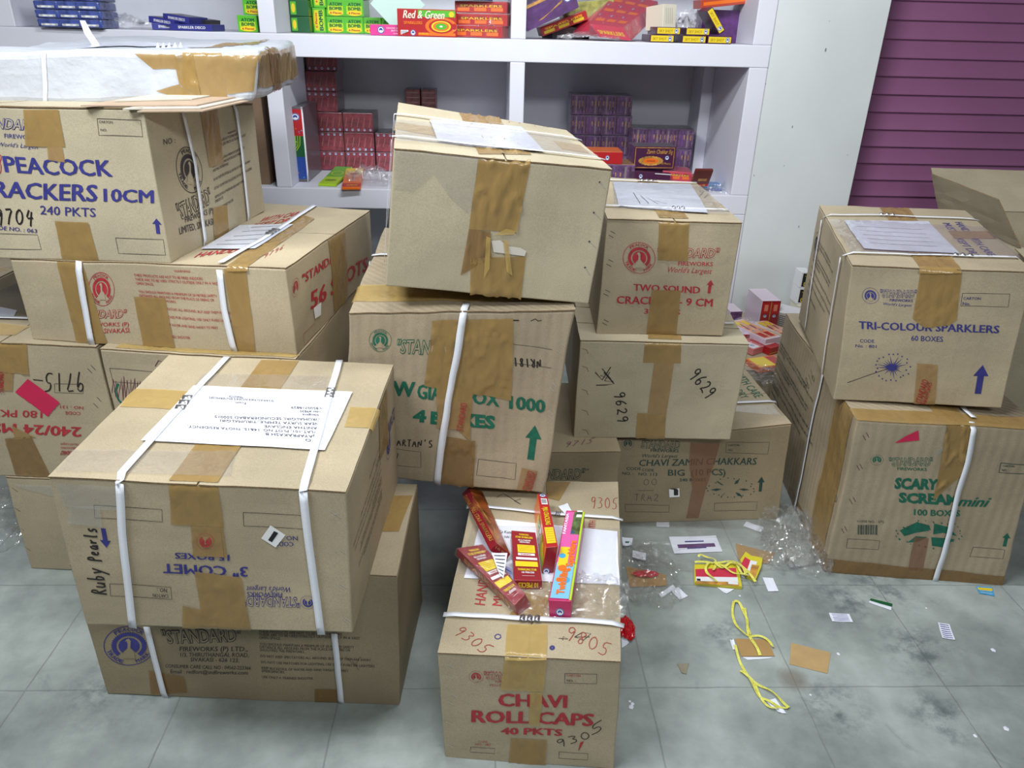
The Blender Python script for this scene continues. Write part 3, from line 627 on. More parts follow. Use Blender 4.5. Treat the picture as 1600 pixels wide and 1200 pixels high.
# --- O
b = carton('carton lettered CHAVI ZAMIN CHAKKARS standing on the floor', (.441, 2.125, 0, .049, 0, 0, .587, .5, .356), [('frt', (1237, 664)), ('frb', (1215, 812)), ('flb', (966, 818)), ('flt', (962, 690))], 9, CARDD)
b.view(840, 480, 3.75)
b.logo('front', (528, 800), (563, 800), (528, 765), INKT, CARDD); b.outline('front', 'STANDARD', (605, 825), (832, 828), (605, 783), INKT, CARDD); T('FIREWORKS', (660, 846), (825, 849), (660, 829), INKT, .02); T("World's Largest", (612, 878), (820, 880), (612, 858), INKT, .0, shear=.3)
T('CHAVI ZAMIN CHAKKARS', (593, 930), (1280, 920), (597, 893), INKT, .02); T('BIG', (765, 985), (860, 985), (765, 950), INKT, .02); T('(10 PCS)', (900, 985), (1098, 985), (900, 950), INKT, .02); T('240 BOXES', (832, 1019), (985, 1020), (832, 1002), INKT, .02)
T('CODE', (520, 952), (605, 954), (520, 936), INKT, .01); T('NO. :', (497, 980), (560, 982), (497, 964), INKT, .01); T('CODE', (612, 960), (680, 962), (612, 945), INKT, .01); T('NO. 113', (592, 985), (700, 987), (592, 968), INKT, .01)
b.rect('front', [(1108, 790), (1360, 790), (1350, 858), (1103, 852)]); T('CARTON', (1117, 812), (1182, 813), (1117, 801), INKT, .01); T('NO.', (1118, 842), (1148, 843), (1118, 830), INKT, .01)
b.rect('front', [(1035, 1150), (1285, 1138), (1280, 1190), (1035, 1195)]); b.rect('front', [(515, 1155), (770, 1160), (770, 1200), (515, 1200)])
b.arrow('front', (1302, 1078), (1312, 990), INKT, .013)
b.hand('front', '00', (620, 1045), (710, 1040), (620, 1008), MARKP, .0013); b.scribble('front', [(590, 1075), (680, 1072)], MARKP, .0012); b.hand('front', 'TRA2', (565, 1135), (715, 1135), (570, 1095), MARKP, .0014)
random.seed(5)
for ang in (0.1, .9, 2.1, 3.0, 3.9, 5.2):
    cx, cy = 1125, 1062; e = (math.cos(ang), math.sin(ang)*.55)
    b.fan(b.body, 'front', [(cx+e[0]*50, cy+e[1]*50), (cx+e[0]*80-e[1]*14, cy+e[1]*80+8), (cx+e[0]*115, cy+e[1]*112), (cx+e[0]*80+e[1]*10, cy+e[1]*80-6)], INKT)
for i in range(22):
    a = i*.2857; x, y = 1130+150*math.cos(a)*random.uniform(.7, 1), 1062+62*math.sin(a)*random.uniform(.8, 1); b.fan(b.body, 'front', [(x-3, y-3), (x+3, y-3), (x+3, y+3), (x-3, y+3)], INKT)
b.text('top', 'WITH CARE', (1150, 395), (1275, 540), (1195, 385), INKG, .01); b.text('top', 'KEPT DRY', (1100, 440), (1195, 545), (1140, 430), INKG, .01)
done(b); b.flaps(along=1)
b.tape([('front', [(895, 790), (1070, 795), (1030, 930), (885, 900)]), ('front', [(885, 900), (1030, 930), (985, 1060), (905, 1060)]), ('front', [(905, 1060), (985, 1060), (940, 1235), (868, 1235)])], TAPER, .001)
b.sheet('sticker', 'front', [(770, 1064), (830, 1058), (832, 1108), (772, 1112)], STICK, .0024, None, lambda mb: (b.text('front', 'J', (785, 1070), (817, 1068), (785, 1100), BLACK, .04, .003, mb=mb)))
b.strap([('top', [(1150, 575), (1415, 562)])], .015); b.film('top', [(1150, 620), (1480, 650), (1420, 580), (1150, 590)])
# --- Q : roll caps
b = carton('carton lettered CHAVI ROLL CAPS at the front, with loose sparkler packets on top', (-.095, 1.215, 0, -.105, 0, 0, .397, .682, .326), [('flt', (684, 1021)), ('frt', (970, 1034)), ('flb', (696, 1185)), ('frb', (960, 1203)), ('brt', (966, 755)), ('blt', (744, 752))], 10, CARD, wob=.0022)
b.view(670, 960, 5)
b.logo('front', (376, 481), (432, 482), (374, 434), INKR, None); b.outline('front', '"STANDARD"', (440, 500), (780, 505), (435, 442), INKR); T('FIREWORKS', (525, 526), (740, 528), (525, 512), INKR, .01); T("World's Largest", (478, 556), (740, 560), (478, 538), INKR, .0, shear=.3)
T('CHAVI', (550, 710), (1065, 725), (548, 615), INKR, .04); T('ROLL CAPS', (343, 833), (1275, 868), (343, 742), INKR, .04); T('40 PKTS', (567, 930), (1035, 948), (567, 880), INKR, .04)
b.rect('front', [(1058, 458), (1308, 462), (1303, 538), (1052, 532)]); T('CARTON', (1070, 480), (1175, 482), (1070, 464), INKR, .01); T('NO. :', (1070, 520), (1135, 522), (1070, 503), INKK, .01)
b.rect('front', [(330, 1035), (520, 1045), (515, 1085), (325, 1075)]); b.rect('front', [(1022, 1078), (1248, 1088), (1243, 1138), (1018, 1128)]); T('CODE', (385, 995), (458, 998), (385, 982), INKR, .01); T('NO. : 383', (365, 1018), (482, 1022), (365, 1003), INKR, .01)
b.hand('front', '930', (1010, 1040), (1290, 960), (985, 985), MARK, .0022); b.hand('front', '5', (1270, 945), (1400, 880), (1240, 880), MARK, .0022)
b.fan(b.body, 'front', [(1170, 1065), (1185, 1000), (1215, 990), (1180, 1060)], INKR)
b.hand('top', '9305', (190, 150), (440, 330), (270, 100), MARKR, .0022); b.hand('top', '9805', (1050, 190), (1400, 350), (1090, 100), MARKR, .0022)
b.scribble('top', [(1130, 190), (1190, 155), (1260, 165), (1200, 215), (1130, 190), (1250, 190)], MARK, .0016); b.scribble('top', [(1010, 200), (1080, 205), (1045, 185), (1040, 215)], MARK, .0014); b.disc(b.body, 'top', b.inv('top', (545, 187)), np.array([.02, 0]), np.array([0, .012]), .7, 1, INKB, .001, 16)
b.disc(b.body, 'top', b.inv('top', (962, 272)), np.array([.015, 0]), np.array([0, .010]), .2, 1, INKB, .001, 12)
for p in ((150, 385), (175, 612), (140, 470), (150, 672), (140, 830), (150, 1010)): b.staple('front', p, (p[0]+48, p[1]+26))
b.view(670, 740, 4.8)
b.text('top', 'HANDLE WITH', (422, 1000), (470, 560), (345, 990), INKR, .01); b.text('top', 'MUST BE KEPT', (545, 1005), (590, 560), (475, 1000), INKR, .01); b.text('top', 'WITH', (1240, 440), (1250, 360), (1190, 440), INKR, .01)
b.hand('top', '9305', (1210, 255), (1420, 275), (1215, 175), MARKR, .002); b.scribble('top', [(510, 190), (560, 160), (610, 190), (690, 240), (640, 215), (690, 200)], MARK, .002)
QTOP = b
done(b); b.flaps(); b.view(670, 960, 5)
b.tape([('top', [(600, 342), (920, 348), (925, 92), (620, 88)]), ('front', [(600, 346), (918, 352), (890, 600), (560, 582)]), ('front', [(785, 600), (880, 604), (860, 870), (778, 865)])], TAPEY, .0014)
b.tape([('front', [(640, 965), (925, 982), (910, 1172), (630, 1152)])], TAPE, .0016)
b.view(670, 740, 4.8)
b.tape([('top', [(600, 1080), (850, 1085), (900, 950), (700, 900)])], TAPE, .001)
b.tape([('top', [(870, 60), (1060, 65), (970, 210), (885, 190)])], TAPE, .001)
def qaddr(mb):
    b.text('top', 'Kp Kumar', (530, 455), (640, 468), (535, 435), INKK, .01, .0032, mb=mb); b.text('top', 'NAI', (570, 495), (605, 498), (572, 478), INKK, .01, .0032, mb=mb)
b.sheet('address_sheet', 'top', [(262, 800), (1425, 845), (1405, 445), (400, 345)], PAPER, .0024, 'white address sheet', qaddr)
b.strap([('top', [(300, 245), (440, 272), (760, 305), (1000, 325), (1430, 352)])], .012, ('top', (945, 322), (985, 325)))
b.strap([('top', [(130, 1075), (690, 1108), (1090, 1128), (1440, 1152)])], .014, ('top', (680, 1108), (840, 1116)))
b.film('top', [(210, 770), (1430, 860), (1430, 420), (330, 400)], .0015)
# --- K
b = carton('crumpled carton with green lettering and number 1000, leaning in the middle stack', (-.372, 1.788, .395, -.014, .055, .017, .553, .622, .524), [('flt', (543, 491)), ('frt', (899, 484)), ('frb', (850, 770)), ('flb', (548, 742)), ('blt', (602, 358))], 11, CARDR, r=.006, wob=.004, cell=.022, topoff=.0036)
b.view(520, 440, 3.53)
b.logo('front', (263, 328), (327, 330), (263, 264), INKG, CARDR, True); b.outline('front', '"STANDARD"', (362, 397), (730, 412), (362, 322), INKG, CARDR)
T('NEW', (200, 622), (447, 632), (200, 545), INKG, .04); T('GIANT', (468, 640), (700, 655), (468, 565), INKG, .04); T('FOX', (735, 668), (915, 690), (738, 600), INKG, .04); T('1000', (978, 700), (1170, 718), (980, 632), INKG, .04)
T('4', (447, 765), (508, 768), (447, 705), INKG, .05); T('BOXES', (545, 775), (888, 810), (545, 712), INKG, .05); b.arrow('front', (1088, 975), (1118, 788), INKG, .022)
b.hand('front', "SPARTAN'S", (300, 905), (560, 915), (300, 868), MARK, .003); b.hand('front', '7', (350, 985), (375, 985), (350, 950), MARK, .0018)
b.rect('front', [(300, 920), (492, 940), (490, 1025), (300, 1012)]); b.rect('front', [(800, 975), (1012, 1000), (1005, 1088), (792, 1060)]); b.ribbon(b.body, 'front', [(1000, 350), (1215, 376)], .001, INKK); b.ribbon(b.body, 'front', [(1000, 455), (1210, 478)], .001, INKK)
b.hand('front', 'NR181', (1148, 435), (990, 425), (1150, 480), MARK, .0034); b.scribble('front', [(1000, 208), (1032, 210)], MARK, .003); b.scribble('front', [(1095, 212), (1120, 200), (1135, 212), (1155, 208)], MARK, .002)
for p in ((1240, 375), (1265, 335), (1200, 580), (1215, 555), (1190, 730), (1195, 705), (1150, 1100)): b.staple('front', p, (p[0]+26, p[1]+22))
b.hand('top', '9', (285, 100), (380, 100), (285, 80), MARK, .002)
done(b); b.flaps(CARDR)
b.tape([('front', [(545, 215), (1000, 195), (1000, 290), (545, 245)]), ('front', [(545, 240), (1000, 285), (985, 658), (502, 572)])], TAPE, .004); b.tape([('front', [(568, 565), (775, 600), (750, 870), (575, 722)])], TAPE, .003, off=.0026); b.tape([('front', [(610, 850), (783, 872), (775, 1130), (590, 1108)])], TAPED, .004)
b.tape([('front', [(580, 640), (745, 660), (740, 820), (575, 800)])], TAPEL, .001, off=.0042)
mb = MB(); b.text('front', 'STANDARD', (715, 820), (745, 665), (680, 812), INKR, .015, .0075, mb=mb); b.text('front', 'STANDARD', (1080, 1150), (1110, 1040), (1045, 1140), INKR, .015, .005, mb=mb); b.text('front', 'FIREWORKS', (1098, 1145), (1123, 1050), (1084, 1145), INKR, .02, .005, mb=mb); b.part('tape_print', mb)
b.tape([('front', [(1042, 1022), (1125, 1036), (1090, 1152), (1015, 1142)])], TAPEL, .0006)
b.tape([('top', [(-.02, .10), (.99, .10), (.99, .27), (-.02, .27)])], TAPEY, .001, inv=False); b.tape([('left', [(.7, .99), (.95, .99), (.9, .5), (.65, .5)])], TAPEY, .001, inv=False)
b.strap([('front', [(745, 60), (715, 200), (640, 620), (574, 1108)])], .018, off=.0075); b.strap([('left', [(.42, .0), (.42, .99)]), ('top', [(-.0, .62), (1, .62)])], .014, inv=False)
# --- L
b = carton('plain tan carton tilted on top of the middle stack, with torn brown tape', (-.248, 1.763, .965, .100, .109, .048, .510, .597, .330), [('flt', (615, 234)), ('frt', (957, 267)), ('flb', (602, 447)), ('frb', (920, 475)), ('blt', (621, 162)), ('brt', (885, 205))], 12, CARDP, wob=.0012, cell=.025)
b.view(540, 140, 3.81)
b.fan(b.body, 'front', [(865, 900), (920, 895), (960, 930), (1040, 940), (1075, 960), (1065, 990), (880, 965)], TORN, .003)
for p, q in (((1515, 555), (1542, 592)), ((1480, 735), (1515, 770)), ((1450, 905), (1484, 938)), ((1425, 1060), (1450, 1100))): b.staple('front', p, q); b.quad(b.body, 'front', [(p[0]-8, p[1]-5), (p[0]+2, p[1]-8), (p[0]+4, p[1]+2), (p[0]-6, p[1]+4)], INKK, .0012)
b.hand('top', '9796', (935, 195), (1240, 240), (945, 160), MARKR, .0025)
for q in ([(1140, 1230), (1145, 1235)],): pass
done(b); b.flaps(CARDP)
b.tape([('top', [(790, 392), (1106, 400), (872, 140), (662, 120)]), ('front', [(790, 404), (1106, 414), (1018, 850), (732, 830)])], TAPE, .005); b.tape([('front', [(732, 830), (862, 845), (870, 1000), (683, 1105)])], TAPED, .004); b.tape([('front', [(742, 1000), (1073, 990), (1045, 1245), (742, 1215)])], TAPE, .005)
b.tape([('front', [(880, 865), (955, 825), (1010, 840), (1000, 860)])], TAPEY, .001, off=.006); b.tape([('front', [(935, 890), (965, 900), (992, 1105), (958, 1080)])], TAPEY, .002, off=.006); b.tape([('front', [(835, 870), (860, 880), (855, 1060), (820, 1120)])], TAPEY, .002, off=.006)
b.tape([('top', [(290, 245), (530, 285), (530, 235), (305, 203)])], TAPEY, .0004); b.tape([('top', [(1290, 368), (1450, 392), (1395, 340), (1235, 318)])], TAPEY, .0004)
b.sheet('address_sheet', 'top', [(545, 325), (1180, 390), (1045, 240), (500, 200)], PAPERP, .0058, 'wrinkled address sheet under clear tape')
b.film('front', [(295, 365), (792, 405), (765, 590), (520, 500)], .0003); b.film('front', [(295, 365), (520, 500), (400, 600), (290, 585)], .0003); b.film('front', [(520, 500), (765, 590), (730, 740), (620, 640)], .0003)
b.film('top', [(300, 330), (1500, 420), (1280, 300), (300, 200)], .002, off=.0062)
b.strap([('left', [(.22, .05), (.22, .98)]), ('top', [(.0, .18), (1., .18)])], .012, inv=False)
b.strap([('left', [(.78, .05), (.78, .98)]), ('top', [(.0, .66), (1., .66)])], .012, inv=False)
# --- N, rear carton
b = carton('plain carton with marker number 9629 written twice, under the two sound crackers carton', (.280, 2.087, .3595, -.035, 0, 0, .506, .30, .331), [('flt', (907, 533)), ('frt', (1171, 540)), ('flb', (896, 684)), ('frb', (1141, 687)), ('brt', (1141, 493))], 13, CARDP, wob=.002)
b.view(840, 480, 3.75)
b.hand('front', '9629', (455, 500), (478, 690), (515, 495), MARK, .0042); b.hand('front', '9629', (885, 400), (1000, 545), (945, 350), MARK, .0042)
b.scribble('front', [(340, 380), (380, 425), (430, 350), (380, 360), (430, 420), (370, 400), (425, 380), (395, 430), (445, 440), (390, 380), (450, 450), (400, 455), (345, 455)], MARK, .0034)
for y in (240, 345, 480, 600, 715): b.ribbon(b.body, 'front', [(262, y), (290, y+10), (298, y+32)], .002, EDGE)
done(b); b.flaps(CARDP, along=1)
b.tape([('front', [(630, 202), (840, 204), (838, 330), (615, 325)])], TAPE, .001); b.tape([('front', [(680, 325), (800, 330), (755, 630), (645, 622)])], TAPEL, .0008); b.tape([('front', [(588, 622), (755, 630), (745, 775), (575, 768)])], TAPE, .002)
b.tape([('top', [(645, 195), (840, 200), (820, 100), (650, 100)])], TAPE, .001)
b.strap([('top', [(1040, 108), (1150, 108)])], .012)
b = carton('plain carton behind the one numbered 9629, half hidden under the stack', (.30, 2.405, .3595, -.02, 0, 0, .50, .38, .331), [], 14, CARD)
done(b); b.tape([('top', [(.4, 0), (.6, 0), (.6, 1), (.4, 1)])], TAPE, inv=False)
# --- M two sound
b = carton('carton lettered TWO SOUND CRACKERS 9 CM in red, on top of its stack', (.339, 2.143, .6975, -.029, 0, 0, .390, .64, .352), [('flt', (949, 344)), ('frt', (1160, 349)), ('flb', (931, 523)), ('frb', (1129, 525)), ('brt', (1086, 286))], 15, CARD, wob=.0018)
b.view(880, 240, 4.444)
b.logo('front', (525, 725), (636, 727), (525, 614), INKR, None, True); b.outline('front', '"STANDARD"', (650, 720), (1075, 722), (655, 655), INKR); T('FIREWORKS', (795, 778), (1035, 780), (797, 750), INKR, .02); T("World's Largest", (722, 822), (1028, 833), (727, 785), INKR, .0, shear=.3)
T('TWO SOUND', (487, 950), (945, 968), (487, 905), INKR, .03); T('CRACKERS - 9 CM', (370, 1040), (1030, 1058), (372, 988), INKR, .03); T('32 PKTS', (565, 1112), (808, 1118), (567, 1078), INKR, .03); b.arrow('front', (1008, 968), (1022, 876), INKR, .011)
for p in ((330, 540), (318, 568), (315, 735), (300, 765), (290, 945), (278, 972), (280, 1150), (268, 1172)): b.staple('front', p, (p[0]+34, p[1]+18), INKK)
b.hand('top', '97', (920, 300), (1010, 330), (950, 260), MARK, .0018)
done(b); b.flaps()
b.tape([('top', [(665, 458), (872, 460), (600, 140), (480, 140)]), ('front', [(665, 464), (873, 466), (862, 750), (652, 738)])], TAPE, .002); b.tape([('front', [(615, 945), (815, 950), (785, 1266), (580, 1262)])], TAPE, .0012)
b.tape([('top', [(1060, 390), (1140, 395), (1100, 350), (1030, 345)])], TAPEY, .0005)
b.sheet('address_sheet', 'top', [(380, 385), (1005, 432), (880, 230), (345, 215)], PAPERP, .0058, 'wrinkled address sheet under clear tape', lambda mb: [b.ribbon(mb, 'top', [(480+i*50, 290+i*20), (530+i*60, 370)], .002, INKK, .0066) for i in range(4)])
b.film('top', [(345, 400), (1150, 440), (950, 240), (345, 215)], .002, off=.0062)
b.strap([('top', [(300, 200), (600, 210), (920, 220)])], .011, ('top', (530, 207), (630, 210))); b.strap([('top', [(290, 380), (800, 400), (1150, 410)])], .011, ('top', (750, 398), (845, 402)))
mb = MB(); b.view(0, 0, 1)
b.part('raised_flap', (lambda m_: (m_.poly([b.surf('top', .01, 1.0, .002), b.surf('top', .97, 1.0, .002), b.surf('top', .86, 1.10, .028), b.surf('top', .01, 1.10, .03), b.surf('top', .01, 1.0, -.001), b.surf('top', .97, 1.0, -.001), b.surf('top', .86, 1.105, .025), b.surf('top', .01, 1.105, .027)], [(0, 1, 2, 3), (7, 6, 5, 4), (0, 4, 5, 1), (1, 5, 6, 2), (2, 6, 7, 3), (3, 7, 4, 0)], CARDP), m_)[1])(MB()))
# --- S scary scream
b = carton('big carton with green SCARY SCREAM mini lettering on the floor at right', (1.070, 1.872, 0, -.113, 0, 0, .528, .894, .541), [('flt', (1340, 657)), ('flb', (1286, 895)), ('frb', (1567, 917)), ('blt', (1226, 490)), ('frt', (1630, 672))], 16, CARDR, r=.006, wob=.003, cell=.025)
b.view(1200, 580, 3.43)
b.logo('front', (583, 473), (618, 473), (583, 445), INKG, CARDR); b.outline('front', '"STANDARD"', (655, 506), (882, 506), (648, 462), INKG, CARDR); T('FIREWORKS', (692, 530), (845, 535), (692, 514), INKG, .02)
T('SCARY', (680, 626), (900, 634), (685, 575), INKG, .05); T('SCREAM', (705, 698), (1015, 716), (705, 650), INKG, .05); T('mini', (1020, 722), (1190, 728), (1028, 675), INKG, .03, shear=.4); T('100 BOXES', (780, 765), (1028, 776), (782, 735), INKG, .03)
T('CODE NO. : 272', (475, 804), (620, 809), (475, 792), INKT, .0)
for i in range(16):
    x = 480+i*6.9; wd = (4, 2, 5, 3)[i % 4]; b.quad(b.body, 'front', [(x, 820), (x+wd, 820), (x+wd, 876), (x, 874)], INKT)
b.rect('front', [(425, 898), (600, 908), (592, 958), (417, 948)]); b.rect('front', [(1095, 945), (1267, 958), (1255, 1005), (1078, 995)]); b.rect('front', [(1245, 487), (1420, 500), (1410, 550), (1237, 538)], INKT, .002); T('CARTON', (1258, 506), (1318, 508), (1258, 496), INKT); T('NO. :', (1252, 530), (1288, 532), (1252, 518), INKT)
b.arrow('front', (1265, 940), (1282, 870), INKG, .012)
sw = [[(705, 850), (760, 820), (800, 800), (860, 850), (790, 860), (730, 880)], [(810, 805), (860, 820), (868, 848), (840, 840)], [(885, 810), (960, 830), (1010, 880), (930, 860), (880, 870)], [(745, 915), (790, 880), (850, 885), (800, 910)], [(875, 930), (870, 885), (940, 890), (1000, 900), (930, 940)]]
for q in sw: b.fan(b.body, 'front', q, INKG)
random.seed(9)
for i in range(26):
    a = i*.2417; x, y = 862+175*math.cos(a)*random.uniform(.85, 1.05), 868+72*math.sin(a)*random.uniform(.85, 1.1); r = random.uniform(3, 7); b.fan(b.body, 'front', [(x-r, y-r*.6), (x, y-r), (x+r, y), (x, y+r)], INKG)
for p in ((512, 340), (530, 325), (474, 500), (490, 492), (432, 680), (450, 668), (392, 840), (408, 828), (345, 1010)): b.staple('front', p, (p[0]+14, p[1]+26), MARKP)
b.para('left', WARN, (.02, .80), (.66, .80), (.02, .38), INKT, inv=False)
b.hand('left', '9816', (205, 120), (255, 40), (185, 60), MARK, .002); b.hand('left', '9816', (300, 750), (375, 690), (290, 660), MARK, .0022)
done(b); b.flaps(CARDR, along=1)
b.tape([('front', [(962, 240), (1100, 262), (1035, 560), (885, 690)])], TAPE, .006); b.tape([('top', [(.46, .0), (.62, .0), (.62, .3), (.46, .3)])], TAPE, .001, inv=False)
b.tape([('left', [(.80, 1.), (.96, 1.), (.96, .0), (.80, .0)])], TAPE, .001, inv=False); b.tape([('front', [(0, .0), (1, .0), (1, .075), (0, .105)])], TAPED, .001, inv=False)
b.tape([('left', [(.5, 0), (1, 0), (1, .13), (.5, .06)])], TAPED, .001, inv=False); b.tape([('front', [(780, 885), (858, 890), (830, 1070), (750, 1060)])], TAPER, .001)
b.tape([('top', [(0.0, .0), (1, 0), (1, .08), (0., .08)])], TAPE, .0006, inv=False)
b.sheet('tape_scrap', 'front', [(680, 380), (740, 345), (806, 314), (808, 368)], PINKT, .0022, 'small red tape scrap')
b.strap([('top', [(1035, 205), (1098, 265)]), ('front', [(1102, 275), (1060, 480), (892, 1125)])], .016, off=.0075); b.strap([('left', [(.62, .0), (.62, .99)]), ('top', [(0, .36), (1, .36)])], .015, inv=False)
b.film('front', [(880, 430), (930, 400), (935, 420), (885, 455)])
# --- R tri-colour
b = carton('carton lettered TRI-COLOUR SPARKLERS in blue, on top at right', (1.034, 2.001, .555, -.243, -.045, .025, .460, .666, .411), [('flt', (1330, 416)), ('flb', (1303, 625)), ('frb', (1564, 638)), ('frt', (1617, 427)), ('blt', (1281, 322)), ('blb', (1247, 497)), ('brt', (1507, 331))], 17, CARD, wob=.0022, cell=.025)
b.view(1220, 300, 4)
b.logo('front', (560, 650), (614, 652), (560, 600), INKB); b.outline('front', '"STANDARD"', (625, 655), (850, 655), (622, 610), INKB); T('FIREWORKS', (680, 681), (825, 683), (680, 665), INKB, .02); T("World's Largest", (640, 705), (820, 712), (640, 688), INKB, 0, shear=.3)
T('TRI-COLOUR SPARKLERS', (488, 855), (1365, 886), (488, 808), INKB, .025); T('60 BOXES', (815, 930), (1015, 938), (817, 898), INKB, .02); T('CODE', (490, 940), (580, 943), (490, 920), INKB, .01); T('No. : 801', (460, 970), (593, 975), (462, 952), INKB, .01)
b.rect('front', [(1140, 635), (1435, 640), (1425, 722), (1130, 715)]); T('CARTON', (1145, 675), (1252, 678), (1147, 658), INKB, .01); T('No.', (1142, 710), (1190, 712), (1142, 690), INKB, .01)
random.seed(2)
for i in range(22):
    a = i*2*math.pi/22; r = random.choice((50, 75, 100)); cx, cy = 693, 1100; b.fan(b.body, 'front', [(cx-5*math.sin(a), cy+5*math.cos(a)), (cx+r*math.cos(a), cy+r*.75*math.sin(a)), (cx+5*math.sin(a), cy-5*math.cos(a))], INKB)
    x, y = cx+random.uniform(85, 125)*math.cos(a+.2), cy+random.uniform(65, 90)*math.sin(a+.2); b.fan(b.body, 'front', [(x-4, y-4), (x+4, y-4), (x+4, y+4), (x-4, y+4)], INKB)
b.ribbon(b.body, 'front', [(690, 1100), (415, 1192)], .002, INKK); b.arrow('front', (1228, 1262), (1264, 1085), INKB, .02)
b.text('top', 'HANDLE WITH CARE', (1085, 200), (1290, 405), (1130, 200), INKB, .015); b.text('top', 'MUST BE KEPT DRY', (1010, 205), (1195, 412), (1055, 205), INKB, .015)
b.para('left', WARN, (.1, .80), (.72, .80), (.1, .30), INKK, inv=False); b.logo('left', (.12, .72), (.17, .72), (.12, .84), INKK, inv=False)
done(b); b.flaps()
b.tape([('top', [(868, 488), (1130, 494), (785, 105), (615, 103)]), ('front', [(870, 500), (1130, 502), (1105, 800), (825, 790)]), ('front', [(825, 790), (1105, 800), (1060, 835), (900, 850)])], TAPE, .0022); b.tape([('front', [(850, 1070), (980, 1080), (960, 1335), (830, 1325)])], TAPEL, .001)
mb = MB(); b.text('front', 'STANDARD', (880, 1325), (920, 1180), (840, 1310), INKR, .015, .004, mb=mb); b.text('front', 'FIREWORKS', (905, 1325), (940, 1190), (885, 1322), INKR, .02, .004, mb=mb); b.logo('front', (920, 1095), (962, 1098), (920, 1085), INKR, TAPER, mb=mb); b.part('tape_print', mb)
b.tape([('top', [(1085, 300), (1365, 302), (1310, 255), (1045, 253)])], TAPE, .0005)
b.sheet('address_sheet', 'top', [(515, 375), (1110, 400), (920, 200), (395, 195)], PAPERP, .0058, 'wrinkled address sheet under clear tape', lambda mb: [b.ribbon(mb, 'top', [(470+i*22, 235+i*26), (880+i*24, 255+i*26)], .0016, INKK, .0066) for i in range(5)])
b.film('top', [(430, 400), (1500, 430), (1290, 240), (300, 190)], .003, off=.0062)
b.strap([('left', [(160, 870), (215, 500), (272, 175)]), ('top', [(275, 160), (600, 162), (1225, 190)])], .011, ('top', (610, 160), (715, 166))); b.strap([('left', [(265, 1165), (330, 720), (385, 415)]), ('top', [(400, 400), (1000, 412), (1515, 427)])], .011, ('top', (1065, 412), (1200, 416)))

# --- T : open carton behind at right
b = Box((1.93, 2.62, 0, -.06, 0, 0, .62, .62, .86), r=.004, wob=.003, seed=18, px=False); b.shell(CARDP, .04, faces=('front', 'back', 'left', 'right', 'bottom'))
b.lab = 'open pale carton with raised flaps behind the tri-colour carton at right edge'; done(b)
def flapslab(P, m=CARDP, th=.004):
    A, B_, C_, D_ = [np.array(p, float) for p in P]; n = np.cross(B_-A, D_-A); n = n/np.linalg.norm(n)*th; mb = MB(); g = lambda o: [[(A*(1-u)*(1-v)+B_*u*(1-v)+C_*u*v+D_*(1-u)*v)+o+n*.8*noise.noise(Vector((u*4, v*4, P[0][0]))) for u in np.linspace(0, 1, 8)] for v in np.linspace(0, 1, 8)]
    a = g(0); c = g(n); mb.grid(a, m, True); mb.grid(c, m)
    for e0, e1 in ((a[0], c[0]), (c[-1], a[-1]), ([r[0] for r in c], [r[0] for r in a]), ([r[-1] for r in a], [r[-1] for r in c])): mb.grid([e0, e1], EDGE)
    return mb
for P in ([(-.02, .0, .855), (.62, .0, .855), (.60, -.26, .78), (.03, -.26, .76)], [(.62, .62, .86), (0, .62, .86), (.03, .84, 1.0), (.59, .84, 1.0)], [(.0, .62, .86), (.0, .0, .86), (-.10, .05, 1.02), (-.10, .56, 1.02)]):
    b.part('flap', flapslab(P))
mb = MB(); b.px = False
# --- left rear carton
b = Box((-2.35, 2.62, 0, -.02, 0, 0, .56, .5, .66), r=.004, wob=.003, seed=19, px=False); b.shell(CARD, .05); b.lab = 'taped carton at the left edge, behind the stack with the pink tape strip'; done(b); b.flaps()
b.tape([('top', [(.3, 0), (.98, 0), (.98, 1), (.3, 1)]), ('front', [(.3, .3), (.98, .3), (.98, 1), (.3, 1)])], TAPEY, .003, inv=False)
# --- carton on the shelf behind G
b = Box((-1.33, 3.66, LS, 0, 0, 0, .30, .36, .40), r=.004, wob=.002, seed=20, px=False); b.shell(card_mat('cardboard_old', (128, 104, 84), .1), .05); b.lab = 'brown carton standing in the lower shelf bay at left, behind the peacock crackers carton'
b.finish('cardboard_carton', b.lab, 'carton'); b.tape([('front', [(.4, 0), (.6, 0), (.6, 1), (.4, 1)])], TAPE, inv=False)
# --- carton under the loose heap by the wall
b = Box((1.00, 2.83, 0, 0, 0, 0, .74, .70, .262), r=.004, wob=.002, seed=21, px=False); b.shell(CARDP, .05); b.lab = 'low pale carton on the floor by the wall, under the heap of packets'; done(b)
b.flaps(CARDP)

# ================================================================== white wrapped package and cardboard sheets
WRAP = mat('white_foam_wrap', (184, 188, 196), .45, var=.03, scale=8, bump=1., bscale=26, coat=.2)
H = Box((-1.213, 2.049, 1.358, .140, 0, 0, .633, .954, .118), [('frt', (405, 80)), ('frb', (398, 161)), ('brb', (469, 127)), ('brt', (460, 66)), ('flt', (-60, 80)), ('flb', (-60, 164))], r=.016, wob=.006, seed=22)
H.shell(WRAP, .018); H.view(0, 0, 3.3333)
H.finish('wrapped_package', 'flat package wrapped in white foam and brown tape, on top of the left stack', 'package', None, 'foam_wrap')
H.tape([('front', [(700, 285), (905, 280), (945, 360), (790, 362)])], TAPE, .001); H.tape([('front', [(948, 262), (1155, 262), (1200, 532), (960, 520)])], TAPE, .002); H.tape([('front', [(815, 478), (940, 440), (1010, 505), (960, 515)])], TAPE, .003)
H.tape([('front', [(905, 300), (1000, 275), (1060, 500), (940, 440)])], TAPE, .004, off=.0024)
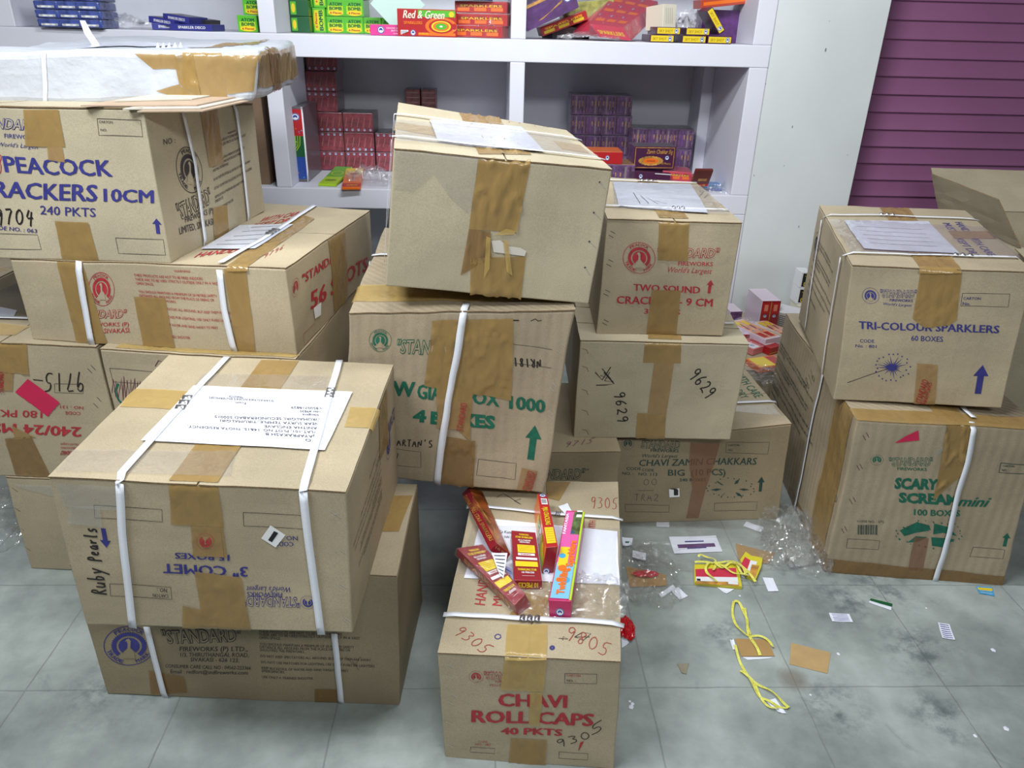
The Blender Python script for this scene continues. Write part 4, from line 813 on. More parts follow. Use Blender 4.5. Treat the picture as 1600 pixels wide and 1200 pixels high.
H.tape([('front', [(1155, 275), (1345, 275), (1335, 480), (1195, 490)]), ('right', [(1348, 270), (1535, 245), (1555, 400), (1345, 470)])], TAPE, .002); H.tape([('top', [(960, 258), (1160, 258), (1420, 215), (1280, 225)])], TAPE, .001)
H.tape([('right', [(1395, 240), (1445, 235), (1470, 470), (1420, 480)])], TAPED, .003, off=.003)
H.sheet('address_sheet', 'top', [(400, 250), (900, 235), (880, 226), (430, 235)], PAPERP, .003)
mb = MB(); p0 = H.surf('top', *H.inv('top', (480, 236)), .004)
mb.grid([[p0+np.array([dx, 0, 0]) for dx in (0, .02)], [p0+np.array([dx-.015, .0, .03]) for dx in (0, .02)], [p0+np.array([dx-.03, 0, .062]) for dx in (0.01, .024)]], STRAP); H.part('strap', mb)
mb = MB(); H.quad(mb, 'front', [(215, 270), (240, 268), (245, 540), (225, 540)], STRAP, .002, .01); H.part('strap', mb)
mb = MB()
for k in range(5):
    x0 = 810+k*28; mb.poly([H.surf('top', *H.inv('top', (x0, 250)), .002), H.surf('top', *H.inv('top', (x0+22, 250)), .002), H.surf('top', *H.inv('top', (x0+12, 248)), .016)], [(0, 1, 2)], WRAP)
H.part('torn_edge', mb)
SHT = [mat('card_sheet_pale', (190, 184, 168), .7, var=.04), mat('card_sheet_brown', (168, 146, 124), .7, var=.05), mat('card_sheet_grey', (186, 180, 168), .7, var=.04)]
zt = .9885+.355+.0055
for k, (q, yw, ds) in enumerate((([(715, 585), (1057, 583), (1000, 560), (690, 560)], 0, 'brown cardboard sheet, lowest of the pile sticking out under the white package'), ([(640, 572), (1045, 568), (1020, 540), (600, 545)], 1, 'pale cardboard sheet, second from the bottom of the pile under the white package'), ([(420, 555), (1025, 552), (990, 520), (430, 540)], 2, 'grey cardboard sheet, third of the pile under the white package'), ([(595, 530), (1000, 520), (930, 482), (590, 478)], 0, 'cream cardboard sheet, topmost of the pile under the white package'))):
    mb = MB(); z = zt+.0035*k
    f0, f1 = [atz(q[i][0]/3.3333, q[i][1]/3.3333, z) for i in (0, 1)]
    d = np.array([.03, .26, 0]); A = [f0, f1, f1+d, f0+d]
    for p in A: p[2] = z
    mb.poly([tuple(p) for p in A]+[tuple(p+np.array([0, 0, .0028])) for p in A], [(3, 2, 1, 0), (4, 5, 6, 7), (0, 1, 5, 4), (1, 2, 6, 5), (2, 3, 7, 6), (3, 0, 4, 7)], SHT[(1, 2, 1, 0)[k]])
    tag(mb.build('cardboard_sheet'), ds, 'cardboard sheet', 'cardboard sheets under the white package')

# ================================================================== packets
def pm(name, c, rough=.35, **k): return mat('packet_'+name, c, rough, coat=.3, **k)
RED = pm('red', (176, 28, 34)); MAROON = pm('maroon', (140, 26, 40)); YEL = pm('yellow', (228, 200, 36)); GRN = pm('green', (84, 176, 40)); DGRN = pm('dark_green', (16, 84, 44)); GOLD = pm('gold', (178, 130, 62), var=.25, scale=30)
PLUM = pm('plum', (70, 26, 62)); PURP = pm('purple', (86, 44, 104), var=.15, scale=40); PINK = pm('pink', (214, 60, 138)); BLUE = pm('blue', (34, 70, 150)); NAVY = pm('navy', (28, 32, 66)); VIO = pm('violet_blue', (52, 54, 134)); ORG = pm('orange', (232, 112, 32)); LIME = pm('lime', (170, 206, 34))
CYAN = pm('cyan', (70, 160, 206)); LILAC = pm('white_lilac', (222, 206, 220)); DRED = pm('bundle_red', (126, 44, 56), var=.25, scale=34, bump=.6, bscale=40); DPUR = pm('bundle_purple', (88, 56, 96), var=.4, scale=45, bump=.8, bscale=45); DPUG = pm('bundle_grey', (92, 88, 96)); DBRN = pm('bundle_brown', (112, 66, 66), var=.3, scale=40, bump=.6)
WHT = pm('white', (228, 228, 232)); CREAM = pm('cream', (222, 216, 196)); MINT = pm('mint', (190, 218, 208)); FOIL = pm('blue_foil', (58, 74, 140), .2, var=.35, scale=30, bump=1., bscale=35); CRIM = pm('crimson', (196, 52, 78)); BLK = pm('black', (26, 26, 30))

def packet(par, body, label, cat='packet', group=None, mats=None, obs=(), dec=None, px=False, wrap=False, r=.0015, wob=.0004, seed=0, name='firework_packet', cell=.08):
    b = Box(par, obs, r=r, wob=wob, px=px, seed=seed); b.shell(body, cell, mats=mats)
    if dec: dec(b)
    o = b.body.build(name, mw=b.mw); tag(o, label, cat, group)
    if wrap:
        m2 = Box(par, obs, r=r, wob=wob*2, px=False, seed=seed); m2.body = MB()
        for f in m2.FA: m2.quad(m2.body, f, [(0, 0), (1, 0), (1, 1), (0, 1)], SHRINK, .002, .02, .002, inv=False)
        w_ = m2.body.build('shrink_wrap', smooth=True); w_.parent = o
    b.o_ = o; return b
def dup(o, loc, yaw=None, label=None, group=None):
    r = o.copy(); C.objects.link(r); m = Matrix.Translation(Vector(loc)) @ (Matrix.Rotation(yaw, 4, 'Z') if yaw is not None else o.matrix_world.to_3x3().to_4x4()); r.matrix_world = m
    if label: r['label'] = label
    if group: r['group'] = group
    for ch in o.children: c = ch.copy(); C.objects.link(c); c.parent = r
    return r
def rects(y, u0, v0, u1, v1, z0=None):
    """front rectangle (photo px) on the plane y -> x0, z0, w, h"""
    a = aty(u0, v1, y); c = aty(u1, v0, y); zz = a[2] if z0 is None else z0
    return a[0], zz, c[0]-a[0], c[2]-zz
S = lambda b, m, x0, y0, x1, y1, f='front', off=.0007: b.quad(b.body, f, [(x0, y0), (x1, y0), (x1, y1), (x0, y1)], m, off, .1, inv=False)
def Tx(b, t, x0, y0, x1, h, m=BLACK, f='front', bold=.02, off=.0012, **k): b.text(f, t, (x0, y0), (x1, y0), (x0, y0+h), m, bold, off, **k)
def roundel(b, f, x, y, rx, ry, m=BLUE, bg=WHT):
    c = np.array([x, y]); ux = np.array([rx, 0]); uy = np.array([0, ry]); b.disc(b.body, f, c, ux, uy, 0, 1, bg, .001, 20); b.disc(b.body, f, c, ux, uy, .78, .98, m, .0014, 20); b.disc(b.body, f, c, ux, uy, 0, .5, m, .0014, 16, a0=-.6, a1=math.pi+.6)

# ---- green bomb packets, upper shelf
def greendec(b):
    S(b, LIME, .1, .12, .92, .62); Tx(b, 'ATOM', .2, .62, .85, .2, DGRN, bold=.04); Tx(b, 'BOMB', .2, .36, .85, .2, DGRN, bold=.04)
    c = np.array([.52, .2]); b.disc(b.body, 'front', c, np.array([.40, 0]), np.array([0, .17]), 0, 1, YEL, .0016, 20); Tx(b, '6 Pieces', .22, .14, .82, .12, RED, off=.0024, bold=.03)
gl = [(510, 27, 538, 47, 3.95, 'front row, second pile'), (510, 5, 538, 26, 3.95, ''), (539, 27, 567, 48, 3.95, ''), (539, 5, 567, 26, 3.95, ''), (539, -17, 567, 4, 3.95, ''), (567, 28, 594, 48, 3.96, ''), (594, 29, 622, 48, 3.97, ''), (510, -17, 538, 4, 3.95, '')]
base = None
for i, (u0, v0, u1, v1, y, _) in enumerate(gl):
    lvl = 0 if v1 > 40 else (1 if v1 > 10 else 2); x, z, ww, hh = rects(y, u0, v0, u1, v1); z = US+.001+lvl*.072
    lb = 'green bomb packet on the middle upper shelf, ' + ['bottom of the left pile', 'middle of the left pile', 'bottom of the second pile', 'middle of the second pile', 'top of the second pile', 'alone right of the second pile', 'rightmost, half behind the pink packet', 'top of the left pile'][i]
    if base is None: base = packet((x, y, z, 0, 0, 0, .0875, .2, .070), GRN, lb, 'packet', 'green bomb packets on the upper shelf', dec=greendec).o_
    else: dup(base, (x, y, z), 0, lb)
def greenv(b):
    S(b, LIME, .12, .08, .9, .92); b.text('front', 'BOMB', (.8, .1), (.8, .9), (.5, .1), DGRN, .04, .0012, inv=False)
    b.disc(b.body, 'front', np.array([.28, .5]), np.array([.2, 0]), np.array([0, .4]), 0, 1, YEL, .0016, 20); b.text('front', '6 Pieces', (.36, .2), (.36, .8), (.2, .2), RED, .03, .0024, inv=False)
base = None
for i, (u0, v0, u1, v1) in enumerate(((469, 15, 487, 46), (490, 15, 508, 46), (469, -18, 487, 14), (490, -18, 508, 14))):
    x, z, ww, hh = rects(3.93, u0, v0, u1, v1); z = US+.001+(.106 if v0 < 0 else 0)
    lb = 'green packet stood on its end on the upper shelf, '+['lower left of four', 'lower right of four', 'upper left of four', 'upper right of four'][i]
    if base is None: base = packet((x, 3.93, z, 0, 0, 0, .059, .2, .105), GRN, lb, 'packet', 'green packets stood on end', dec=greenv).o_
    else: dup(base, (x, 3.93, z), 0, lb)
base = None
for i, (x, y, z) in enumerate(((-.912, 3.86, US+.001), (-.912, 3.86, US+.069), (-.912, 3.86, US+.137))):
    lb = 'green packet against the left upright of the middle bay, '+['bottom', 'middle', 'top'][i]+' of three'
    if base is None: base = packet((x, y, z, 0, 0, 0, .085, .3, .066), DGRN, lb, 'packet', 'dark green packets by the upright', dec=lambda b: (S(b, GRN, .05, .1, .35, .9), b.disc(b.body, 'front', np.array([.2, .5]), np.array([.1, 0]), np.array([0, .3]), 0, 1, YEL, .0016, 14))).o_
    else: dup(base, (x, y, z), 0, lb)
g1 = packet((*[aty(373, 50, 3.66)[0], 3.66, US+.001], 0, 0, 0, .084, .2, .066), GRN, 'green bomb packet at the right end of the left upper bay, lower one', 'packet', 'green packets in the left upper bay', dec=greendec).o_
dup(g1, (aty(381, 24, 3.7)[0], 3.70, US+.069), 0, 'green bomb packet at the right end of the left upper bay, middle one'); dup(g1, (aty(381, 24, 3.7)[0], 3.70, US+.137), 0, 'green bomb packet at the right end of the left upper bay, top one')
# mint card leaning above, pink, red&green
_mc = aty(622, 30, 3.84)
packet((_mc[0]-.124, 3.84, US+.003+.124, 0, math.radians(45), math.radians(-4), .175, .006, .175), MINT, 'pale mint diamond-shaped card leaning at the back of the middle upper bay', 'card', name='mint_card', r=.001)
x, z, ww, hh = rects(3.63, 577, 38, 623, 54); packet((x, 3.66, US+.001, 0, 0, 0, .17, .1, .043), PINK, 'flat pink packet on the upper shelf beside the red and green carton', dec=lambda b: (roundel(b, 'front', .28, .5, .09, .36), Tx(b, 'COLOUR CHANGING', .42, .62, .95, .14, WHT), Tx(b, 'BUTTERFLY', .55, .38, .85, .14, WHT), Tx(b, '10 PIECES', .6, .14, .8, .1, WHT)))
def rgdec(b):
    S(b, GRN, .35, .72, .98, .96, off=.0006); S(b, RED, .02, .03, .98, .72, off=.0007)
    for r, m, o in ((1, ORG, .0010), (.78, RED, .0013), (.62, YEL, .0016), (.5, ORG, .0019), (.36, GRN, .0022), (.1, WHT, .0026)): b.disc(b.body, 'front', np.array([.74, .38]), np.array([.27, 0]), np.array([0, .33]), 0, r, m, o, 28)
    S(b, ORG, .35, .04, .98, .14, off=.001)
    Tx(b, 'Red & Green', .1, .66, .8, .28, CREAM, bold=.03, off=.0032, shear=.25); Tx(b, 'SPARKLERS', .11, .44, .42, .11, ORG, bold=.04, off=.003)
    S(b, WHT, .05, .05, .18, .22); [S(b, BLACK, .06+i*.016, .08, .066+i*.016, .2, off=.0012) for i in range(7)]; roundel(b, 'front', .26, .13, .045, .11)
    Tx(b, '10 PIECES', .36, .08, .52, .06, YEL, off=.003); b.disc(b.body, 'front', np.array([.92, .82]), np.array([.045, 0]), np.array([0, .10]), 0, 1, YEL, .003, 16, spikes=1)
x, z, ww, hh = rects(3.62, 622, 21, 713, 60); packet((x, 3.62, US+.001, 0, 0, 0, ww, .09, hh+.004), RED, 'red carton lettered Red & Green sparklers on the upper shelf', dec=rgdec, mats={'top': GRN})
# red wrapped boxes and blue box
def stripedec(c1, c2):
    def f(b):
        for i in range(3): S(b, c1, .05+.32*i, .15, .28+.32*i, .45); S(b, c2, .08+.32*i, .6, .26+.32*i, .8)
        Tx(b, 'SPARKLERS', .1, .5, .9, .2, YEL)
    return f
for i, (p, yw, pt, lb) in enumerate(((( -.165, 3.70, US+.002), -.35, 0, 'lowest'), ((-.150, 3.72, US+.05), -.25, 0, 'middle'), ((-.155, 3.75, US+.10), -.15, 0, 'upper'))):
    packet((*p, yw, 0, pt, .235, .09, .046), RED, f'clear-wrapped red sparkler box beside the Red & Green carton, {lb} of three', 'packet', 'red boxes in clear wrap', dec=stripedec(ORG, MAROON), wrap=True, seed=i)
packet((aty(686, 15, 3.7)[0], 3.70, US+.150, 0, 0, 0, .235, .1, .055), BLUE, 'blue packet lying on the red wrapped boxes of the upper shelf', dec=lambda b: (S(b, PINK, .0, .05, .28, .95), S(b, WHT, .04, .1, .26, .6, off=.0012), Tx(b, '4 PIECES', .05, .15, .25, .2, BLACK, off=.002), b.disc(b.body, 'front', np.array([.7, .5]), np.array([.12, 0]), np.array([0, .4]), 0, 1, GOLD, .001, 20)))
# ---- left upper bay: foil packs and flat blue boxes
base = None
for i in range(3):
    for k in range(4):
        x = aty(65+i*32, 38, 3.6)[0]; lb = 'blue foil pack with silver band on the left upper shelf, %s pile, %s' % (('left', 'middle', 'right')[i], ('bottom layer', 'second layer', 'third layer', 'top layer')[k])
        y = 3.57
        if base is None: base = packet((x, y, US+.001, 0, 0, 0, .098, .16, .032), FOIL, lb, 'packet', 'blue foil packs', dec=lambda b: (S(b, pm('silver', (196, 198, 204), .2, var=.3, scale=50, bump=1), .15, .2, .85, .45)), r=.006, wob=.002, wrap=True, cell=.02).o_
        else: dup(base, (x+random.uniform(-.002, .002), y+random.uniform(-.004, .004), US+.001+k*.034), 0, lb)
def bluedec(b): S(b, YEL, .02, .12, .07, .88, 'top'); Tx(b, 'SPARKLER DISCO', .2, .3, .85, .4, WHT, bold=.03); S(b, NAVY, .05, .1, .95, .9, 'top')
for i, (u, v, y, yw, ww, pt, zz, bm, lb) in enumerate(((238, 45, 3.66, .75, .13, 0, 0, VIO, 'flat blue box lying at the left of the group'), (266, 45, 3.63, -.1, .18, 0, 0, VIO, 'flat blue box lying at the right of the group'), (232, 32, 3.68, -.5, .12, .0, .028, VIO, 'blue box tilted on top, left one'), (255, 32, 3.7, -.45, .12, .0, .040, VIO, 'blue box tilted on top, middle one'), (270, 30, 3.8, -.2, .15, 0, .034, BLK, 'black and yellow box on top of the blue boxes'))):
    packet((aty(u, v, y)[0], y, US+.001+zz, yw*.4, .0 if zz == 0 else .12, 0, ww, .16, .026), bm, lb+' on the left upper shelf', 'packet', 'flat blue boxes on the left upper shelf', dec=bluedec)
# ---- right upper bay
packet((aty(822, 58, 3.68)[0]+.005, 3.66, US+.03, .15, -.42, .1, .25, .12, .10), PURP, 'purple sparkler box tilted against the divider in the right upper bay', dec=lambda b: (S(b, GOLD, .02, .85, .98, .97), [b.ribbon(b.body, 'front', [(.25+.02*k, .2), (.75, .5+.02*k)], .0015, GOLD, .001, inv=False) for k in range(5)], roundel(b, 'front', .85, .55, .07, .17), S(b, WHT, .88, .78, .97, .95)), wrap=True)
packet((aty(850, 56, 3.7)[0], 3.78, US+.01, .1, -.35, 0, .22, .12, .04), RED, 'thin red box leaning behind the purple one in the right upper bay', dec=stripedec(YEL, ORG))
packet((aty(866, 52, 3.7)[0], 3.80, US+.002, .35, 0, 0, .19, .12, .05), BLK, 'black box on the shelf behind the plastic in the right upper bay')
packet((aty(880, 30, 3.9)[0], 3.86, US+.06, .1, -.1, 0, .24, .1, .09), pm('olive', (140, 140, 62), var=.3, scale=30), 'olive box at the back of the right upper bay', wrap=True)
def crimdec(b):
    for i in range(3):
        for k in range(3): S(b, ORG, .06+.32*k, .12+.3*i, .3+.32*k, .2+.3*i, 'top'); roundel(b, 'top', .06+.32*k, .3+.3*i, .025, .03)
    for k in range(4): roundel(b, 'right', .15+.24*k, .5, .05, .16); S(b, pm('pale_red', (206, 120, 128)), .05+.24*k, .1, .1+.24*k, .9, 'right')
    Tx(b, 'SPARKLERS', .1, .3, .9, .3, YEL)
packet((aty(920, 40, 3.66)[0], 3.63, US+.045, .34, -.12, -.05, .20, .34, .075), CRIM, 'large crimson wrapped bundle of packets in the right upper bay', dec=crimdec, wrap=True, obs=[('flb', (938, 58)), ('flt', (921, 38)), ('frt', (973, 43)), ('frb', (986, 64)), ('brt', (1028, 2)), ('brb', (1030, 20)), ('blt', (962, -12))])
packet((aty(1036, 40, 3.7)[0], 3.70, US+.055, .5, 0, -.1, .075, .12, .10), CREAM, 'white and blue box lying on the yellow-ended boxes', mats={'right': BLUE, 'top': ORG}, dec=lambda b: [b.ribbon(b.body, 'front', [(.25+.15*k, .2), (.2+.15*k, .85)], .001, INKK, .001, inv=False) for k in range(4)])
def yeldec(b): S(b, YEL, .04, .12, .96, .9); roundel(b, 'front', .82, .5, .08, .36); Tx(b, 'SKY SHOT', .12, .3, .68, .36, pm('olive_ink', (160, 120, 20)))
base = None
for i, (u, v, y, zz, lb) in enumerate(((1015, 66, 3.61, 0, 'bottom row left'), (1065, 66, 3.61, 0, 'bottom row middle'), (1105, 67, 3.61, 0, 'bottom row right'), (1025, 54, 3.63, .031, 'second row left'), (1071, 54, 3.63, .031, 'second row right'))):
    lb = 'plum box with yellow end label on the right upper shelf, '+lb; x = aty(u, v, y)[0]
    if base is None: base = packet((x, y, US+.001, 0, 0, 0, .108, .2, .030), PLUM, lb, 'packet', 'boxes with yellow end labels', dec=yeldec).o_
    else: dup(base, (x, y, US+.001+zz), 0, lb)
packet((aty(1103, 22, 3.62)[0], 3.62, US+.128, 0, .92, 0, .115, .16, .030), PLUM, 'yellow-ended box tilted steeply on the right of its group', dec=yeldec)
packet((aty(1095, 34, 3.75)[0], 3.78, US+.14, .1, -.12, 0, .26, .1, .035), pm('brick', (178, 66, 50)), 'orange-red box with green end, high at the back of the right upper bay', dec=lambda b: (S(b, ORG, .05, .3, .8, .7), S(b, DGRN, .82, 0, 1, 1)))
packet((aty(1095, 60, 3.85)[0], 3.86, US+.001, 0, 0, 0, .24, .12, .138), PURP, 'purple box under the orange-red one at the back of the right upper bay')
# ---- lower middle bay: red bundles
def bundle(at_top):
    def f(b):
        for i in range(5):
            roundel(b, 'front', .1+.2*i, .88 if at_top else .12, .045, .07)
            if i: b.ribbon(b.body, 'front', [(.2*i, .02), (.2*i, .98)], .0012, MAROON, .0008, inv=False)
            b.ribbon(b.body, 'front', [(.06+.2*i, .25), (.13+.2*i, .75)], .004, pm('bundle_pale', (160, 96, 92)), .0008, inv=False)
    return f
yb = 4.06; cols = {0: (493, 539), 1: (540, 587), 2: (588, 636)}
lay = [(0, 0, 1, 'left pile, bottom'), (0, 1, 1, 'left pile, second from the bottom'), (0, 2, 0, 'left pile, third from the bottom'), (0, 3, 1, 'left pile, fourth from the bottom'), (0, 4, 0, 'left pile, fifth from the bottom'), (0, 5, 0, 'left pile, topmost'),
 (1, 0, 1, 'second pile, bottom'), (1, 1, 0, 'second pile, middle'), (1, 2, 0, 'second pile, top'), (2, 0, 1, 'third pile, bottom'), (2, 1, 1, 'third pile, top')]
protos = {}
xs0 = {k: aty(v[0], 245, yb)[0] for k, v in cols.items()}; bw = aty(539, 245, yb)[0]-xs0[0]; bh = .094
for c, k, tp, lb in lay:
    lb = 'red wrapped packet bundle on lower shelf, '+lb; x = xs0[c]+(0 if k < 3 or c else -.018)+(0.012 if k == 5 else 0); z = LS+.002+k*(bh+.002)
    if tp not in protos: protos[tp] = packet((x, yb, z, 0, 0, 0, bw, .2, bh), DRED, lb, 'packet bundle', 'red bundles on the lower shelf', dec=bundle(tp), mats={'top': DPUG, 'right': pm('bundle_side', (104, 70, 76))}, wrap=True, r=.003, wob=.001, name='packet_bundle', cell=.04).o_
    else: dup(protos[tp], (x, yb, z), 0, lb)
base = None
for i, u in enumerate((633, 658)):
    for k in range(5):
        x = aty(u, 150, 4.18)[0]; lb = 'brown pack at back of lower middle bay, %s tower, %s' % (('left', 'right')[i], ('bottom', 'second from bottom', 'middle', 'second from top', 'top')[k])
        if base is None: base = packet((x, 4.18, LS+.001, 0, 0, 0, .076, .12, .079), DBRN, lb, 'packet', 'brown packs in two towers', dec=lambda b: [S(b, pm('dusty', (140, 110, 112)), .08, .15+.3*j, .9, .22+.3*j) for j in range(3)], mats={'top': DPUG}, r=.003).o_
        else: dup(base, (x, 4.18, LS+.001+k*.0795), 0, lb)
def tall(b):
    S(b, RED, .08, .62, .92, .97); S(b, DGRN, .08, .34, .92, .62); S(b, BLUE, .08, .04, .92, .34); S(b, WHT, .0, .0, .08, 1); S(b, WHT, .92, .0, 1, 1)
    roundel(b, 'front', .6, .87, .22, .05)
    random.seed(4)
    for i in range(20): x, y = random.uniform(.12, .85), random.uniform(.05, .8); S(b, random.choice((YEL, PINK, CYAN, WHT, ORG, LIME)), x, y, x+.06, y+.012, off=.0012)
    for k in range(3): b.ribbon(b.body, 'front', [(.3+.1*k, .42), (.5+.1*k, .5), (.5+.12*k, .62)], .003, LIME, .0012, inv=False)
x, z, ww, hh = rects(3.74, 448, 167, 468, 268, LS+.001); packet((x+.01, 3.74, LS+.001, 0, 0, 0, ww+.003, .30, hh), DPUG, 'tall thin box with red, green and blue picture end against the left upright', dec=tall)
packet((*atz(498, 291, LS)[:2], LS+.001, -.10, 0, .10, .084, .30, .012), LIME, 'flat green and yellow packet lying on the lower shelf', dec=lambda b: (S(b, GRN, .02, .4, .98, .99, 'top'), b.disc(b.body, 'top', np.array([.5, .6]), np.array([.35, 0]), np.array([0, .12]), .85, 1, YEL, .0012, 20), Tx(b, 'GREEN', .2, .15, .8, .1, DGRN, 'top')))
packet((*atz(534, 297, LS)[:2], LS+.001, .10, 0, .10, .088, .32, .012), ORG, 'flat orange and yellow packet lying on the lower shelf', dec=lambda b: (S(b, YEL, .02, .65, .98, .99, 'top'), S(b, RED, .02, .02, .98, .2, 'top'), b.disc(b.body, 'top', np.array([.5, .68]), np.array([.38, 0]), np.array([0, .13]), .85, 1, CREAM, .0014, 20), b.disc(b.body, 'top', np.array([.5, .68]), np.array([.2, 0]), np.array([0, .07]), 0, 1, RED, .0014, 20), Tx(b, 'RED', .35, .3, .7, .09, WHT, 'top'), Tx(b, '10 PIECES', .25, .06, .8, .07, YEL, 'top')))
# ---- lower right bay: purple bundles
def purdec(b):
    random.seed(6)
    for i in range(9): x = .04+i*.105; S(b, random.choice((PURP, pm('dusty2', (128, 112, 120)), PLUM)), x, .08, x+.05, .92); S(b, GOLD, x+.01, .3+.2*random.random(), x+.035, .7)
base = None
for i, (u0, v1, y, k, lb) in enumerate(((890, 236, 4.1, 2, 'back left pile, third layer'), (937, 236, 4.1, 2, 'back right pile, third layer'), (890, 207, 4.1, 3, 'back left pile, top'), (937, 207, 4.1, 3, 'back right pile, top'), (890, 262, 4.1, 1, 'back left pile, second layer'), (937, 262, 4.1, 1, 'back right pile, second layer'), (890, 285, 4.1, 0, 'back left pile, bottom'), (937, 285, 4.1, 0, 'back right pile, bottom'),
   (986, 240, 3.98, 1.55, 'right piles, left top'), (1033, 240, 3.98, 1.55, 'right piles, right top'), (990, 266, 3.98, .55, 'right piles, left lower'), (1030, 268, 3.98, .55, 'right piles, right lower'))):
    lb = 'purple shrink-wrapped bundle on the lower right shelf, '+lb; x = aty(u0, v1, y)[0]; hb = .099; z = LS+.001+k*(hb)
    if base is None: base = packet((x, y, z, 0, 0, 0, .158, .18, .097), DPUR, lb, 'packet bundle', 'purple bundles on the lower right shelf', dec=purdec, mats={'top': DPUG}, wrap=True, r=.003, wob=.001, name='packet_bundle', cell=.04).o_
    else: dup(base, (x, y, z), 0, lb)
packet((aty(986, 262, 3.98)[0], 3.98, LS+.001, 0, 0, 0, .31, .18, .05), DPUR, 'flat purple tray of packets under the right piles', 'packet tray', mats={'top': DPUG})
packet((aty(988, 252, 3.72)[0], 3.70, LS+.098, .05, 0, 0, .205, .13, .105), PLUM, 'purple Chakkar box with a gold-framed label on the lower right shelf', dec=lambda b: (b.ribbon(b.body, 'front', [(.04, .06), (.96, .06), (.96, .94), (.04, .94)], .003, GOLD, .001, inv=False, closed=True), Tx(b, 'Zamin Chakkar Big', .3, .68, .93, .18, GOLD, shear=.3), b.disc(b.body, 'front', np.array([.42, .36]), np.array([.28, 0]), np.array([0, .20]), 0, 1, GOLD, .001, 40, spikes=1), b.disc(b.body, 'front', np.array([.42, .36]), np.array([.18, 0]), np.array([0, .12]), 0, 1, ORG, .0014, 20), Tx(b, 'CHAKKAR', .32, .32, .52, .08, MAROON, off=.002), roundel(b, 'front', .8, .5, .05, .1), Tx(b, '10 Pieces', .68, .2, .9, .1, GOLD)), mats={'top': DPUG, 'left': DPUR})
packet((aty(985, 266, 3.68)[0], 3.66, LS+.05, .0, .05, 0, .19, .2, .045), PLUM, 'flat plum box with white edge under the Chakkar box', dec=lambda b: (S(b, WHT, .6, .85, 1, .93), roundel(b, 'front', .25, .5, .05, .25)))
packet((aty(985, 266, 3.68)[0], 3.68, LS+.001, 0, 0, 0, .36, .2, .048), CRIM, 'wide red wrapped tray of packets low on the lower right shelf', 'packet tray', dec=stripedec(ORG, MAROON), wrap=True)
packet((aty(1036, 262, 3.70)[0], 3.70, LS+.051, -.1, .03, 0, .14, .16, .04), CRIM, 'small red wrapped box right of the flat plum box', dec=stripedec(ORG, MAROON), wrap=True)
packet((aty(920, 248, 3.66)[0], 3.66, LS+.125, 0, 0, 0, .16, .16, .055), RED, 'red box with orange top on the lower right shelf, left of the Chakkar box', mats={'top': ORG}, dec=lambda b: (roundel(b, 'front', .55, .5, .06, .22), S(b, MAROON, .05, .1, .4, .4)))
packet((aty(920, 268, 3.66)[0], 3.66, LS+.001, 0, 0, 0, .22, .17, .122), DPUR, 'purple wrapped bundle under the red box with orange top', 'packet bundle', mats={'top': GOLD}, dec=purdec, wrap=True)
packet((aty(1078, 287, 3.66)[0], 3.64, LS+.03, .1, .0, .5, .085, .016, .095), pm('choc', (96, 34, 28)), 'small dark red packet leaning on the blue booklet', dec=lambda b: (S(b, GOLD, .3, .35, .8, .5), S(b, RED, .02, .02, .98, .18), Tx(b, 'Star 10', .3, .04, .8, .1, YEL)), mats={'back': RED})
packet((*atz(1093, 297, LS)[:2], LS+.001, -.25, 0, 0, .105, .17, .014), CYAN, 'bright blue booklet-like packet on the lower right shelf', mats={'front': BLUE}, dec=lambda b: (S(b, pm('azure', (40, 120, 196)), .05, .2, .95, .95, 'top'), Tx(b, 'BLUE', .3, .8, .7, .08, YEL, 'top')))
# ---- heap by the wall
Z0 = .2665
def pdec(b): S(b, LILAC, 0, .0, 1, .06); S(b, RED, .04, .6, .46, .95); S(b, RED, .54, .6, .96, .95); S(b, GOLD, .48, .03, .52, .97, off=.001); roundel(b, 'front', .25, .52, .1, .05); roundel(b, 'front', .75, .52, .1, .05); S(b, ORG, .1, .1, .4, .2); S(b, ORG, .6, .1, .9, .2); S(b, pm('flesh', (214, 130, 110)), .15, .68, .35, .88, off=.0012); S(b, pm('flesh', (0, 0, 0)), .65, .68, .85, .88, off=.0012)
packet((aty(1187, 484, 3.28)[0], 3.26, Z0, .06, 0, 0, .088, .18, .155), MAROON, 'upright pair of dark red boxes with white sides on the heap by the wall', mats={'left': LILAC, 'top': LILAC}, dec=pdec)
def tdec(b):
    for k in range(6): b.ribbon(b.body, 'front', [(.05, .15+.13*k), (.6-.05*(k % 3), .15+.13*k)], .003, INKK, .001, inv=False)
    S(b, pm('palepink', (224, 170, 200)), .65, .05, .97, .95)
packet((aty(1212, 474, 3.3)[0], 3.30, Z0+.02, -.1, .2, .35, .150, .07, .085), WHT, 'white box with small print and pink end, tilted on the heap', dec=tdec)
for k in range(2): packet((aty(1247, 455, 3.5)[0], 3.50, Z0+.06+k*.082, 0, 0, 0, .05, .08, .08), WHT, 'small black and yellow lettered box by the wall, '+('lower', 'upper')[k], group='black and yellow boxes by the wall', dec=lambda b: (S(b, BLK, .2, .08, .95, .92), b.text('front', 'Classic', (.8, .1), (.8, .9), (.4, .1), YEL, .03, .0012, inv=False)))
packet((aty(1252, 470, 3.5)[0]-.02, 3.47, Z0, 0, 0, 0, .12, .11, .059), CREAM, 'cream box under the black and yellow boxes')
packet((aty(1141, 500, 3.2)[0], 3.10, Z0, .12, 0, 0, .165, .15, .05), RED, 'red box with a white lid lying on the heap', mats={'top': LILAC, 'back': LILAC}, dec=lambda b: (S(b, MAROON, .3, .1, .7, .9), roundel(b, 'front', .6, .5, .05, .25), S(b, ORG, .8, .1, .95, .9)))
